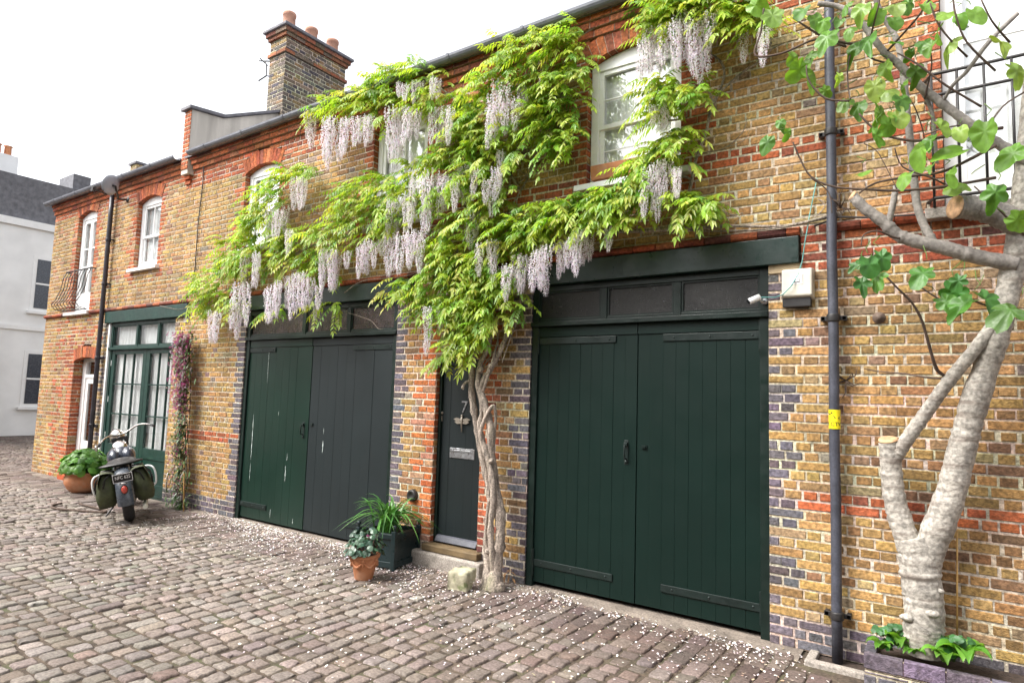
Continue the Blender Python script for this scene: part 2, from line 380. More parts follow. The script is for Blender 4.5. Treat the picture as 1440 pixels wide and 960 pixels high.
arches = {'W1': Arch(W1[0], W1[1], W1[3], .10), 'W2': Arch(W2[0], W2[1], W2[3], .10), 'W3': Arch(W3[0], W3[1], W3[3], .11), 'W4': Arch(W4[0], W4[1], W4[3], .11),
          'H1': Arch(H1[0], H1[1], H1[3], .10), 'H2': Arch(H2[0], H2[1], H2[3], .10), 'DH': Arch(DH[0], DH[1], DH[3], .07)}
ZTOP = 5.475
def wall_of(house, x0, x1, holes, arcs, beams):
    mb = MB()
    allh = list(holes) + list(beams)
    brick_face(mb, x0, x1, 0, ZTOP, allh, wallcol, blocked=lambda v: [i for a in arcs for i in arches[a].block(v)])
    for a in arcs: arches[a].voussoirs(mb)
    for h in holes:                                          # brick reveals
        top = h[3] if h not in (GL, GR, GH) else 3.0
        cf = (lambda u, v, l: blue()) if h in (GL, GR) else (lambda u, v, l: red() if rnd() < .85 else yellow())
        dp = .06 if h in (GL, GR, GH) else .24 if h == DH else .13
        if h == DR: dp = .11
        brick_face(mb, 0.0, dp, max(h[2], .0), top, (), cf, xf=lambda u, v, d, X=h[0]: (X + d - .008, u, v))
        brick_face(mb, 0.0, dp, max(h[2], .0), top, (), cf, xf=lambda u, v, d, X=h[1]: (X - d + .008, u, v))
    return mb.build('wall', 'brick', house)

def cornice(house, x0, x1):
    mb = MB(); x = x0
    for z0, z1, y in ((5.475, 5.55, -.035), (5.553, 5.62, -.072), (5.623, 5.69, -.10)):
        x = x0
        while x < x1 - .01:
            e = min(x1, x + .215 + gau(0, .004)); mb.box(x + .002, e - .004, y + gau(0, .002), .12, z0 + .003, z1 - .003, red() if z1 < 5.64 or rnd() < .4 else darkred()); x = e + .006
        mb.box(x0, x1, y + .006, .121, z0, z1, (.33, .22, .16))
    return mb.build('cornice', 'brick', house, bevel=.004)
def gutter(house, x0, x1, z=5.72):
    mb = MB(); yc = -.17; r = .066
    prof = [(yc + r * math.cos(t), z + r * math.sin(t)) for t in [math.pi + math.pi * i / 8 for i in range(9)]]
    prof += [(yc + (r - .008) * math.cos(t), z + (r - .008) * math.sin(t)) for t in [2 * math.pi - math.pi * i / 8 for i in range(9)]]
    mb.prismx(prof, x0, x1)
    g = mb.build('gutter', 'gutter', house); x = x0 + .5
    while x < x1 - .2:
        b = MB(); b.prismx([(yc + (r + .008) * math.cos(t), z + .004 + (r + .008) * math.sin(t)) for t in [math.pi + math.pi * i / 8 for i in range(9)]] +
                           [(yc + (r + .001) * math.cos(t), z + .004 + (r + .001) * math.sin(t)) for t in [2 * math.pi - math.pi * i / 8 for i in range(9)]], x, x + .035)
        b.box(x + .006, x + .028, yc + r, -.095, z - .012, z + .004)
        b.build('gutter_bracket', 'gutter', g); x += 1.02
    return g
def string_course(house, x0, x1, gaps=()):
    mb = MB(); x = x0
    while x < x1 - .01:
        e = min(x1, x + .222)
        mb.prismx([(.02, 3.222), (-.03, 3.222), (-.052, 3.24), (-.055, 3.262), (-.04, 3.285), (.02, 3.292)], x + .003, e - .003, darkred() if rnd() < .6 else red()); x = e
    mb.box(x0, x1, -.022, .02, 3.226, 3.286, (.3, .2, .15))
    return mb.build('string_course', 'brick', house)

def sash(house, w, arch, bars_v, bars_h, sill=True, y=.075, curtain='curtain', label=None, french=False, blind=1.0):
    """white timber window: frame (head follows the arch), sashes, panes, curtain behind, sill"""
    x0, x1, z0, z1 = w; a = arches[arch]; f = MB(); fw = .085
    z0 = z0 + (.05 if sill else 0)
    inner = a.pts(a.r + .0, 11)
    f.box(x0 + .004, x0 + fw, y, y + .07, z0, z1); f.box(x1 - fw, x1 - .004, y, y + .07, z0, z1)
    top = [(x0 + .004, z1 - .05)] + [(max(x0 + .004, min(x1 - .004, px)), pz - .004) for px, pz in inner] + [(x1 - .004, z1 - .05)]
    f.prism(top, y - .004, y + .066)
    f.box(x0 + fw, x1 - fw, y + .002, y + .068, z0, z0 + .08)
    win = f.build('window', 'white', house, bevel=.004)
    if label: win['label'] = label
    zt = z1 - .05; xa, xb = x0 + fw, x1 - fw; zm = (z0 + zt) / 2
    s = MB()
    if french:
        mid = (xa + xb) / 2
        for p, q in ((xa, mid - .002), (mid + .002, xb)):
            s.box(p, p + .055, y + .012, y + .05, z0 + .08, zt); s.box(q - .055, q, y + .012, y + .05, z0 + .08, zt)
            s.box(p + .055, q - .055, y + .013, y + .049, z0 + .08, z0 + .40); s.box(p + .055, q - .055, y + .013, y + .049, zt - .07, zt)
            s.box(p + .055, q - .055, y + .018, y + .04, zt - .62, zt - .595)
            s.box(p + .055, q - .055, y + .018, y + .04, zm - .03, zm - .005)
    else:
        for (lo, hi, dy) in ((zm - .02, zt, .012), (z0 + .08, zm + .02, .034)):
            s.box(xa, xa + .05, y + dy, y + dy + .03, lo, hi); s.box(xb - .05, xb, y + dy, y + dy + .03, lo, hi)
            s.box(xa + .05, xb - .05, y + dy + .001, y + dy + .031, lo, lo + .045); s.box(xa + .05, xb - .05, y + dy + .001, y + dy + .031, hi - .045, hi)
            for i in range(1, bars_v + 1):
                xx = xa + .05 + (xb - xa - .1) * i / (bars_v + 1); s.box(xx - .009, xx + .009, y + dy + .006, y + dy + .028, lo + .045, hi - .045)
            for i in range(1, bars_h + 1):
                zz = lo + .045 + (hi - lo - .09) * i / (bars_h + 1); s.box(xa + .05, xb - .05, y + dy + .008, y + dy + .026, zz - .008, zz + .008)
    s.build('sash', 'white', win, bevel=.003)
    g = MB(); g.box(xa + .02, xb - .02, y + .044, y + .047, z0 + .1, zt - .02); g.build('pane', 'glass', win)
    c = MB(); zc = zt - (zt - z0) * blind; n = 110; vs = []
    for i in range(n + 1):
        xx = xa + (xb - xa) * i / n; yy = y + .082 + .006 * math.sin(xx * 62) + .006 * math.sin(xx * 23 + x0); vs += [(xx, yy, zc), (xx, yy, zt)]
    c.add(vs, [(2 * i, 2 * i + 2, 2 * i + 3, 2 * i + 1) for i in range(n)], smooth=True); c.build('curtain', curtain, win)
    r = MB(); r.box(x0 - .1, x1 + .1, y + .26, y + .30, z0 - .1, z1 + .2); r.build('dark_room', 'room', win)
    if sill:
        b = MB(); b.prismx([(-.075, w[2] - .03), (-.075, w[2] + .028), (y + .02, w[2] + .05), (y + .02, w[2] - .03)], x0 - .1, x1 + .1); b.build('sill', 'white', win, bevel=.006)
    return win

def planks(mb, x0, x1, z0, z1, y, n, gap=.001, vg=.0018):
    w = (x1 - x0) / n
    for i in range(n):
        a, b = x0 + i * w, x0 + (i + 1) * w; t = gau(0, .0012)
        mb.add([(a + gap * .3, y + vg, z0), (a + vg, y + t, z0), (b - vg, y + t, z0), (b - gap * .3, y + vg, z0),
                (a + gap * .3, y + vg, z1), (a + vg, y + t, z1), (b - vg, y + t, z1), (b - gap * .3, y + vg, z1)],
               [(0, 1, 5, 4), (1, 2, 6, 5), (2, 3, 7, 6)])
    mb.box(x0, x1, y + vg + .001, y + .05, z0, z1)

def strap_hinge(parent, x0, x1, z, y, flip):
    h = MB(); h.box(x0, x1, y - .012, y, z - .032, z + .032)
    kx = x0 if not flip else x1
    h.box(kx - .018, kx + .018, y - .02, y + .0, z - .13, z + .13)
    for i in (.12, .5, .92):
        xx = x0 + (x1 - x0) * i; h.lathe([(0, .006), (.009, .004), (.011, 0)], (xx, y - .012, z), 8, Matrix.Rotation(R(90), 3, 'X'))
    return h.build('strap_hinge', 'iron', parent, bevel=.003)

def leaf_door(house, x0, x1, z0, z1, y, mname, n, hinge_left, strap, handle=None, label=None, scrapes=()):
    d = MB(); planks(d, x0, x1, z0, z1 - .10, y, n); d.box(x0, x1, y - .012, y + .045, z1 - .098, z1)
    door = d.build('garage_door', mname, house)
    if label: door['label'] = label
    hx0, hx1 = (x0 - .01, x0 + strap) if hinge_left else (x1 - strap, x1 + .01)
    strap_hinge(door, hx0, hx1, z0 + .185, y, not hinge_left); strap_hinge(door, hx0, hx1, z1 - .14, y - .001, not hinge_left)
    if handle is not None:
        hx, hz = handle; h = MB(); h.box(hx - .022, hx + .022, y - .006, y, hz - .11, hz + .11)
        h.tube([(hx, y - .005, hz + .07), (hx, y - .045, hz + .06), (hx, y - .05, hz), (hx, y - .045, hz - .05), (hx, y - .005, hz - .06)], .009, 7)
        h.box(hx - .016, hx + .016, y - .03, y - .004, hz + .06, hz + .09); h.lathe([(0, .012), (.014, .008), (.017, 0)], (hx, y - .006, hz - .085), 10, Matrix.Rotation(R(90), 3, 'X'))
        h.build('door_handle', 'iron', door, bevel=.002)
    if scrapes:
        for (sx, sa, sb, w) in scrapes:
            s = MB(); n_ = max(4, int((sb - sa) / .02)); a_ = []; b_ = []
            for i in range(n_ + 1):
                t = i / n_; ww = w * uni(.15, 1) * (1 - abs(2 * t - 1) ** 3) + .0006; o_ = gau(0, .0012); a_.append((sx + o_ - ww, sa + (sb - sa) * t)); b_.append((sx + o_ + ww, sa + (sb - sa) * t))
            for i in range(n_): s.add([(a_[i][0], y - .0016, a_[i][1]), (b_[i][0], y - .0016, b_[i][1]), (b_[i + 1][0], y - .0016, b_[i + 1][1]), (a_[i + 1][0], y - .0016, a_[i + 1][1])], [(0, 1, 2, 3)])
            s.build('paint_scrape', 'paint_chip', door)
    return door

# ================================================================== main house
hm = thing('mews_house', 'long brick mews house with dark green garage doors and number seven front door', 'house', (-5.7, 0, 0))
BL, BR_, BH = (-8.84, -5.24, 3.0, 3.215), (-3.82, -.996, 2.99, 3.215), (-13.12, -10.2, 3.0, 3.215)
XP = -.79                                                     # party line behind the drainpipe
wall_of(hm, -10.62, XP, [GL, GR, DR, W1, W2, W3], ['W1', 'W2', 'W3'], [BL, BR_])
cornice(hm, -10.4, XP); gutter(hm, -10.28, XP); string_course(hm, -10.2, -.995)
b = MB(); b.box(-10.6, XP, .36, 6.2, 0, 5.6); b.build('rear_wall', 'redbrick', hm)
def roof_of(house, x0, x1):
    r = MB(); ridge = 3.2; z0, zr = 5.66, 6.9
    for s0, s1, za, zb in ((-.13, ridge, z0, zr), (ridge, 6.4, zr, z0)):
        n = 16
        for i in range(n):
            ya, yb = s0 + (s1 - s0) * i / n, s0 + (s1 - s0) * (i + 1) / n; qa, qb = za + (zb - za) * i / n, za + (zb - za) * (i + 1) / n
            r.prismx([(ya, qa), (yb, qb), (yb, qb + .012), (ya, qa + .03)] if zb > za else [(ya, qa), (yb, qb), (yb, qb + .03), (ya, qa + .012)], x0, x1)
    r.prismx([(ridge - .1, zr), (ridge, zr + .07), (ridge + .1, zr)], x0, x1)
    return r.build('roof', 'slate', house)
rf = roof_of(hm, -10.5, XP)
# beams, frames, transoms of the two main garages
def garage_front(house, op, beam, zt, mull, ybar, glassm, beamm='beam_green', framem='frame_green'):
    b = MB(); b.box(beam[0] + .006, beam[1] - .006, -.05, .05, beam[2] + .004, beam[3] - .002); b.build('lintel_beam', beamm, house, bevel=.006)
    f = MB(); x0, x1 = op[0], op[1]
    f.box(x0 + .003, x0 + .075, .02, .10, 0.0, beam[2]); f.box(x1 - .075, x1 - .003, .02, .10, 0.0, beam[2])
    f.box(x0 + .075, x1 - .075, .022, .098, beam[2] - .06, beam[2] - .001)
    f.box(x0 + .003, x1 - .003, -.018, .105, zt, zt + .045); f.box(x0 + .075, x1 - .075, .03, .10, zt + .045, zt + .075)
    for m in mull: f.box(m - .035, m + .035, .024, .096, zt + .05, beam[2] - .06)
    fr = f.build('garage_frame', framem, house, bevel=.004)
    xs = [x0 + .075] + sum([[m - .035, m + .035] for m in mull], []) + [x1 - .075]
    for i in range(0, len(xs), 2):
        g = MB(); g.box(xs[i], xs[i + 1], .05, .056, zt + .075, beam[2] - .06)
        w = g.build('transom_window', glassm, house)
        k = MB(); 
        for (a, b_, c, d) in ((xs[i], xs[i] + .018, zt + .075, beam[2] - .06), (xs[i + 1] - .018, xs[i + 1], zt + .075, beam[2] - .06), (xs[i] + .018, xs[i + 1] - .018, zt + .075, zt + .09), (xs[i] + .018, xs[i + 1] - .018, beam[2] - .075, beam[2] - .06)):
            k.box(a, b_, .036, .049, c, d)
        k.build('glazing_bead', framem, w)
    return fr
garage_front(hm, GR, BR_, 2.575, [-2.76, -2.03], 0, 'dark_glass')
garage_front(hm, GL, BL, 2.565, [-7.28, -6.38], 0, 'brown_glass')
YD = .045
mr, ml = -2.408, -7.088
leaf_door(hm, GR[0] + .078, mr - .003, .05, 2.57, YD, 'door_green', 9, True, .86, (mr - .10, 1.38), label='left leaf of the right garage')
d2 = leaf_door(hm, mr + .003, GR[1] - .078, .05, 2.57, YD + .004, 'door_green', 9, False, .84, label='right leaf of the right garage')
k = MB(); k.box(mr + .05, mr + .10, YD - .006, YD + .004, 1.425, 1.455); k.box(mr + .06, mr + .09, YD - .016, YD - .004, 1.43, 1.45); k.build('lock_plate', 'iron', d2)
leaf_door(hm, GL[0] + .078, ml - .003, .04, 2.56, YD, 'door_green_fresh', 9, True, .62, (ml - .10, 1.33), label='glossier green leaf with pale paint scrapes',
          scrapes=[(-8.06, 1.95, 2.42, .004), (-8.33, .85, 1.5, .006), (-8.33, .55, .8, .003), (-7.52, .62, .84, .005), (-7.75, 1.5, 1.56, .003), (-7.5, .9, 1.0, .003), (-7.8, .10, .22, .006), (-7.3, .09, .16, .006), (-7.2, .10, .14, .005)])
d4 = leaf_door(hm, ml + .003, GL[1] - .078, .04, 2.56, YD + .004, 'door_reflection_grey', 9, False, .72, label='leaf beside the front door pier with grey reflection put into its colour', scrapes=[(-6.78, 1.06, 1.22, .006), (-6.78, 1.3, 1.38, .003)])
k = MB(); k.box(ml + .04, ml + .09, YD - .012, YD + .004, 1.40, 1.43); k.build('lock_plate', 'iron', d4)
# padstones under the beams
for (x0, x1) in ((-1.243, -1.0), (-5.485, -5.25), (-8.84, -8.597), (-3.81, -3.567)):
    p = MB(); p.box(x0, x1, -.014, .1, 2.925, 2.998); p.build('padstone', 'padstone', hm, bevel=.005)
# front door
fd = MB(); fx0, fx1 = DR[0] + .005, DR[1] - .005
fr = MB(); fr.box(fx0, fx0 + .035, .055, .11, .225, 2.235); fr.box(fx1 - .035, fx1, .055, .11, .225, 2.235); fr.box(fx0 + .035, fx1 - .035, .056, .109, 2.19, 2.235)
fr.box(fx0, fx1, .03, .12, 2.236, 2.30)
fr.build('door_frame', 'frame_green', hm, bevel=.003)
planks(fd, fx0 + .037, fx1 - .037, .228, 2.186, .085, 5, vg=.0014)
fdo = fd.build('front_door', 'front_door', hm)
wb = MB(); wb.prismx([(.05, .24), (.03, .25), (.055, .30), (.084, .315), (.084, .24)], fx0 + .037, fx1 - .037); wb.build('weather_bar', 'pipe', fdo, bevel=.003)
def on_door(name, m, mb): return mb.build(name, m, fdo)
lb = MB(); la, lb2 = at(632.5, 634, .08), at(667, 645, .08); lz = (la.z + lb2.z) / 2 + .015; lb.box(la.x, lb2.x, .076, .0845, lz - .055, lz + .055); lb.box(la.x + .03, lb2.x - .03, .070, .077, lz + .012, lz + .036); on_door('letterbox', 'steel', lb).modifiers.new('bevel', 'BEVEL').width = .003
lk = MB(); lk.lathe([(0, .022), (.014, .02), (.02, 0)], (at(621, 583, .08).x, .085, 1.655), 12, Matrix.Rotation(R(90), 3, 'X')); lq = at(621, 583, .08).x; lk.box(lq - .015, lq + .015, .068, .085, 1.56, 1.62); on_door('door_lock', 'pewter', lk)
kn = MB()                                                    # dragonfly knocker
kx, kz = at(649.5, 592, .07).x, at(649.5, 592, .07).z
kn.tube([(kx, .078, kz + .055), (kx, .066, kz + .03), (kx, .064, kz - .02), (kx, .072, kz - .12)], [.008, .014, .011, .005], 8)
kn.ball((kx, .066, kz + .06), .013, 8, 6)
for s in (-1, 1):
    for dz, ln in ((.012, .12), (-.018, .105)):
        kn.add([(kx, .068, kz + dz + .008), (kx + s * ln * .6, .062, kz + dz + .026), (kx + s * ln, .066, kz + dz + .008), (kx + s * ln * .6, .064, kz + dz - .014), (kx, .068, kz + dz - .006)], [(0, 1, 2, 3, 4)])
        kn.add([(kx, .072, kz + dz + .008), (kx + s * ln * .6, .068, kz + dz + .026), (kx + s * ln, .071, kz + dz + .008), (kx + s * ln * .6, .069, kz + dz - .014), (kx, .072, kz + dz - .006)], [(4, 3, 2, 1, 0)])
on_door('dragonfly_knocker', 'pewter', kn)
n7 = textmesh('door_number', '7', .19, 'steel', fdo, Matrix.Translation(V((at(653, 573, .08).x + 5.7, .081, at(653, 573, .08).z))) @ FACE, .003)
# door step
st = MB(); st.box(-5.0, -4.03, -.13, .03, -.03, .15); st.box(-5.0, -4.82, .03, .1, -.03, .15) if False else None
sp = st.build('door_step', 'stone', hm, bevel=.02)
tr = MB(); tr.box(-4.87, -4.10, -.085, .10, .155, .228); tr.build('step_tread', 'tread', sp, bevel=.012)
# windows
sash(hm, W1, 'W1', 1, 0, label='left sash window half covered by wisteria')
sash(hm, W2, 'W2', 1, 0, label='middle sash window mostly behind white wisteria flowers')
sash(hm, W3, 'W3', 0, 1, label='large right sash window framed by wisteria', blind=1.0)
tro = MB(); tro.prismx([(-.06, 3.985), (-.085, 4.12), (.06, 4.12), (.05, 3.985)], -2.88, -2.1); tro.build('window_box', 'terracotta', hm, bevel=.004)
# parapet on the party wall and the chimney
pa = MB(); px0, px1 = -10.62, -10.42
prof = [(-.045, 5.4), (-.045, 6.5), (.45, 6.56), (1.6, 7.12), (3.2, 7.6), (3.2, 5.4)]
brick_face(pa, px0 - .0, px1 + .0, 5.475, 6.5, (), lambda u, v, l: red(), xf=lambda u, v, d: (u, -.115 - d, v), stretcher=.215)
pw = pa.build('party_parapet', 'brick', hm)
pc = MB(); pc.prismx([(-.108, 5.4), (-.108, 6.5), (.45, 6.56), (1.6, 7.12), (3.2, 7.6), (3.2, 5.4)], px0, px1); pc.build('cement_face', 'cement', pw)
cp = MB(); t = .055
up = [(-.17, 6.5), (.45, 6.57), (1.6, 7.13), (3.2, 7.61)]
cp.prismx(up + [(y, z + t) for y, z in reversed(up)], px0 - .07, px1 + .05); cp.build('coping', 'coping', pw, bevel=.006)
kb = MB()                                                     # corbelled foot of the parapet
for i, (z0, z1, y) in enumerate(((5.25, 5.32, -.03), (5.325, 5.395, -.06), (5.40, 5.47, -.09), (5.475, 5.55, -.12))):
    kb.box(px0 + .0, px1 + .015 * i - .05, y, .05, z0 + .004, z1 - .004, red())
kb.build('corbel', 'brick', pw, bevel=.004)
ch = MB(); cx0, cx1, cy0, cy1, cz0, cz1 = -10.82, -10.32, 1.52, 2.95, 6.6, 8.60
def chim_col(u, v, l): return pick((4, (.20, .165, .115)), (3, (.15, .13, .11)), (2, (.28, .20, .10)), (1.2, (.11, .10, .11)))
def chred(): return pick((3, (.33, .13, .07)), (2, (.25, .11, .07)), (2, (.22, .16, .12)))
def chimney_shaft(mb, x0, x1, y0, y1, z0, z1, cf):
    brick_face(mb, x0, x1, z0, z1, (), cf, xf=lambda u, v, d: (u, y0 - d, v)); brick_face(mb, y0, y1, z0, z1, (), cf, xf=lambda u, v, d: (x1 + d, u, v))
    brick_face(mb, x0, x1, z0, z1, (), cf, xf=lambda u, v, d: (u, y1 + d, v)); brick_face(mb, y0, y1, z0, z1, (), cf, xf=lambda u, v, d: (x0 - d, u, v))
chimney_shaft(ch, cx0, cx1, cy0, cy1, cz0, cz1, chim_col)
for z0, z1, o, cf in ((8.27, 8.335, .035, chred), (8.60, 8.67, .04, chred), (8.67, 8.75, .075, chred)):
    ch.box(cx0 - o, cx1 + o, cy0 - o, cy1 + o, z0, z1, cf())
    for i in range(7): 
        yy = cy0 - o + (cy1 - cy0 + 2 * o) * i / 7; ch.box(cx1 + o - .003, cx1 + o + .004, yy + .006, yy + (cy1 - cy0 + 2 * o) / 7 - .006, z0 + .004, z1 - .004, cf())
    for i in range(2):
        xx = cx0 - o + (cx1 - cx0 + 2 * o) * i / 2; ch.box(xx + .006, xx + (cx1 - cx0 + 2 * o) / 2 - .006, cy0 - o - .004, cy0 - o + .003, z0 + .004, z1 - .004, cf())
chim = ch.build('chimney', 'brick', hm)
cap = MB(); cap.box(cx0 - .12, cx1 + .12, cy0 - .12, cy1 + .12, 8.752, 8.81); cap.box(cx0 - .05, cx1 + .05, cy0 - .05, cy1 + .05, 8.811, 8.85); cap.build('chimney_cap', 'coping', chim, bevel=.012)
for yy, h in ((1.72, .38), (2.25, .33), (2.78, .35)):
    p = MB(); p.lathe([(.0, 0), (.135, 0), (.125, .03), (.115, h - .08), (.128, h - .07), (.13, h - .02), (.118, h), (.09, h), (.085, h - .2), (0, h - .2)], (-10.57, yy, 8.848), 18); p.build('chimney_pot', 'pale_clay', chim)
ae = MB(); ae.tube([(-10.84, 1.6, 7.95), (-10.95, 1.55, 7.98), (-10.97, 1.55, 8.2), (-11.02, 1.55, 8.3)], .012, 6); ae.tube([(-10.95, 1.55, 7.98), (-11.12, 1.5, 7.90)], .014, 6); ae.tube([(-11.15, 1.5, 8.32), (-10.95, 1.6, 8.3)], .012, 6); ae.tube([(-11.06, 1.45, 8.33), (-11.08, 1.65, 8.27)], .01, 6)
ae.build('aerial_bracket', 'black_iron', chim)

# ================================================================== left house
hl = thing('mews_house', 'left hand brick mews house with glazed green garage doors and white curtains', 'house', (-13.3, 0, 0))
wall_of(hl, -16.0, -10.62, [GH, DH, H1, H2], ['H1', 'H2', 'DH'], [BH])
cornice(hl, -16.0, -10.66); gutter(hl, -16.08, -10.68); string_course(hl, -16.0, -10.2); roof_of(hl, -16.0, -10.66)
b = MB(); b.box(-15.97, -10.66, .5, 6.2, 0, 5.6); b.build('rear_wall', 'redbrick', hl)
b = MB(); brick_face(b, -.0, 6.2, 0, 5.6, (), lambda u, v, l: yellow(), xf=lambda u, v, d: (-16.0 - d, u, v)); b.build('end_wall', 'brick', hl)
garage_front(hl, GH, BH, 2.50, [-11.97, -11.22], 0, 'glass', 'left_green', 'left_green')
gc = MB(); n = 240; vs = []
for i in range(n + 1): q_ = GH[0] + .1 + (GH[1] - GH[0] - .2) * i / n; vs += [(q_, .12 + .008 * math.sin(q_ * 55), 2.5), (q_, .12 + .008 * math.sin(q_ * 55), 2.98)]
gc.add(vs, [(2 * i, 2 * i + 2, 2 * i + 3, 2 * i + 1) for i in range(n)], smooth=True); gc.build('transom_curtain', 'curtain', hl)
ws = MB(); ws.box(GH[0] - .045, GH[0] + .004, -.012, .03, 0.05, 2.99); ws.build('white_trim', 'white', hl)
gm = -11.585
for (x0, x1, hinge) in ((GH[0] + .075, gm - .003, True), (gm + .003, GH[1] - .075, False)):
    d = MB(); y = .035; zb, zt = .80, 2.42; sw = .12 if hinge else .12
    d.box(x0, x0 + sw, y, y + .045, .05, 2.497); d.box(x1 - sw, x1, y, y + .045, .05, 2.497)
    d.box(x0 + sw, x1 - sw, y + .001, y + .044, zt, 2.497); d.box(x0 + sw, x1 - sw, y + .001, y + .044, .62, zb); d.box(x0 + sw, x1 - sw, y + .001, y + .044, .05, .22)
    d.box(x0 + sw, x1 - sw, y + .016, y + .04, .22, .62)
    dr = d.build('glazed_door', 'left_green', hl, bevel=.004)
    mm = MB()
    for i in (1, 2): xx = x0 + sw + (x1 - x0 - 2 * sw) * i / 3; mm.box(xx - .011, xx + .011, y + .006, y + .04, zb, zt)
    for i in (1, 2): zz = zb + (zt - zb) * i / 3; mm.box(x0 + sw, x1 - sw, y + .008, y + .038, zz - .012, zz + .012)
    mm.build('muntin', 'left_green', dr)
    g = MB(); g.box(x0 + sw, x1 - sw, y + .02, y + .024, zb, zt); g.build('pane', 'glass', dr)
    c = MB(); n = 120; vs = []
    for i in range(n + 1):
        xx = x0 + sw - .02 + (x1 - x0 - 2 * sw + .04) * i / n; yy = y + .08 + .009 * math.sin(xx * 58) + .006 * math.sin(xx * 21); vs += [(xx, yy, zb - .05), (xx, yy, zt + .05)]
    c.add(vs, [(2 * i, 2 * i + 2, 2 * i + 3, 2 * i + 1) for i in range(n)], smooth=True); c.build('curtain', 'curtain', dr)
    hb = MB()
    if hinge:
        for zz in (2.26, 1.6, .95): hb = MB(); hb.box(x0 - .016, x0 + .012, y - .008, y, zz - .05, zz + .05); hb.build('hinge', 'white', dr)
    else:
        hb.tube([(x1 - .06, y, .20), (x1 - .06, y - .04, .22), (x1 - .06, y - .045, .34), (x1 - .06, y - .04, .46), (x1 - .06, y, .48)], .009, 7); hb.build('door_handle', 'steel', dr)
bb = MB(); bb.box(GH[0] + .1, GH[1] - .1, .0, .06, .0, .05); bb.build('door_sill', 'left_green', hl)
rb = MB(); rb.box(GH[0] + .05, GH[1] - .05, .3, .34, 0, 3.0); rb.build('dark_room', 'room', hl)
p = MB(); p.box(-10.358, -10.2, -.014, .1, 2.9, 2.998); p.build('padstone', 'stone', hl, bevel=.005)
# white front door set deep in its reveal
f = MB(); x0, x1 = DH[0], DH[1]; y = .16
f.box(x0 + .01, x0 + .16, y, y + .08, .1, 2.37); f.box(x1 - .09, x1 - .01, y, y + .08, .1, 2.37); f.box(x0 + .16, x1 - .09, y + .001, y + .079, 2.30, 2.37); f.box(x0 + .16, x1 - .09, y + .001, y + .079, 1.98, 2.05)
hd = f.build('door_frame', 'white', hl, bevel=.004)
f = MB(); f.box(x0 + .162, x1 - .092, y + .02, y + .06, .1, .75); f.box(x0 + .162, x0 + .26, y + .02, y + .06, .75, 1.978); f.box(x1 - .2, x1 - .092, y + .02, y + .06, .75, 1.978); f.box(x0 + .26, x1 - .2, y + .02, y + .06, 1.87, 1.978)
f.build('glazed_panel', 'white', hd); f = MB(); f.box(x0 + .162, x1 - .092, y + .042, y + .046, .75, 2.3); f.build('pane', 'glass', hd)
f = MB(); f.box(x0, x1, y + .3, y + .32, 0, 2.4); f.build('dark_room', 'room', hd)
f = MB(); f.box(x0 - .04, x1 + .04, -.1, y + .06, -.02, .1); f.build('door_step', 'redbrick', hl, bevel=.01)
sash(hl, H1, 'H1', 0, 0, sill=False, french=True, label='tall white french window behind a bowed iron railing')
s = MB(); s.box(H1[0] - .12, H1[1] + .12, -.09, .1, 3.22, 3.292); s.build('balcony_sill', 'white', hl, bevel=.008)
sash(hl, H2, 'H2', 1, 0, label='white sash window right of the drainpipe')
rl = MB(); nb = 9                                              # bowed balconette
for i in range(nb):
    xx = H1[0] - .14 + (H1[1] - H1[0] + .28) * i / (nb - 1)
    rl.tube([(xx, -.08, 4.12), (xx, -.13, 3.98), (xx, -.16, 3.75), (xx, -.24, 3.52), (xx, -.30, 3.42), (xx, -.24, 3.34), (xx, -.1, 3.31)], .008, 5)
rl.tube([(H1[0] - .15, .0, 4.12), (H1[0] - .14, -.085, 4.12), (H1[1] + .14, -.085, 4.12), (H1[1] + .15, 0, 4.12)], .013, 6); rl.tube([(H1[0] - .14, -.1, 3.31), (H1[1] + .14, -.1, 3.31)], .011, 6)
rl.build('balcony_railing', 'black_iron', hl)
ch = MB(); chimney_shaft(ch, -15.75, -15.45, 1.3, 2.9, 6.3, 6.98, lambda u, v, l: pick((3, (.42, .29, .15)), (2, (.33, .23, .13))))
c_ = ch.build('chimney', 'brick', hl); cap = MB(); cap.box(-15.79, -15.41, 1.26, 2.94, 6.982, 7.03); cap.build('chimney_cap', 'coping', c_)

# ================================================================== right house
hr = thing('mews_house', 'right hand brick house with a tall white window behind the fig tree', 'house', (1.5, 0, 0))
XE = 3.2
wall_of(hr, XP, XE, [W4], ['W4'], [])
cornice(hr, XP, XE); gutter(hr, XP, XE); string_course(hr, -.995 + .21, XE); roof_of(hr, XP, XE)
b = MB(); b.box(XP, XE, .5, 6.2, 0, 5.6); b.build('rear_wall', 'redbrick', hr)
sash(hr, W4, 'W4', 0, 0, sill=False, french=True, label='tall white window behind a black railing')
s = MB(); s.box(W4[0] - .12, W4[1] + .12, -.1, .1, 3.295 - .08, 3.293); s.build('balcony_sill', 'stone', hr, bevel=.006)
rl = MB()
for i in range(9): xx = W4[0] - .06 + (W4[1] - W4[0] + .12) * i / 8; rl.tube([(xx, -.1, 3.29), (xx, -.1, 4.28)], .009, 6)
for zz in (3.36, 4.12, 4.28): rl.tube([(W4[0] - .1, 0, zz), (W4[0] - .06, -.1, zz), (W4[1] + .06, -.1, zz), (W4[1] + .1, 0, zz)], .012, 6)
rl.build('balcony_railing', 'black_iron', hr)

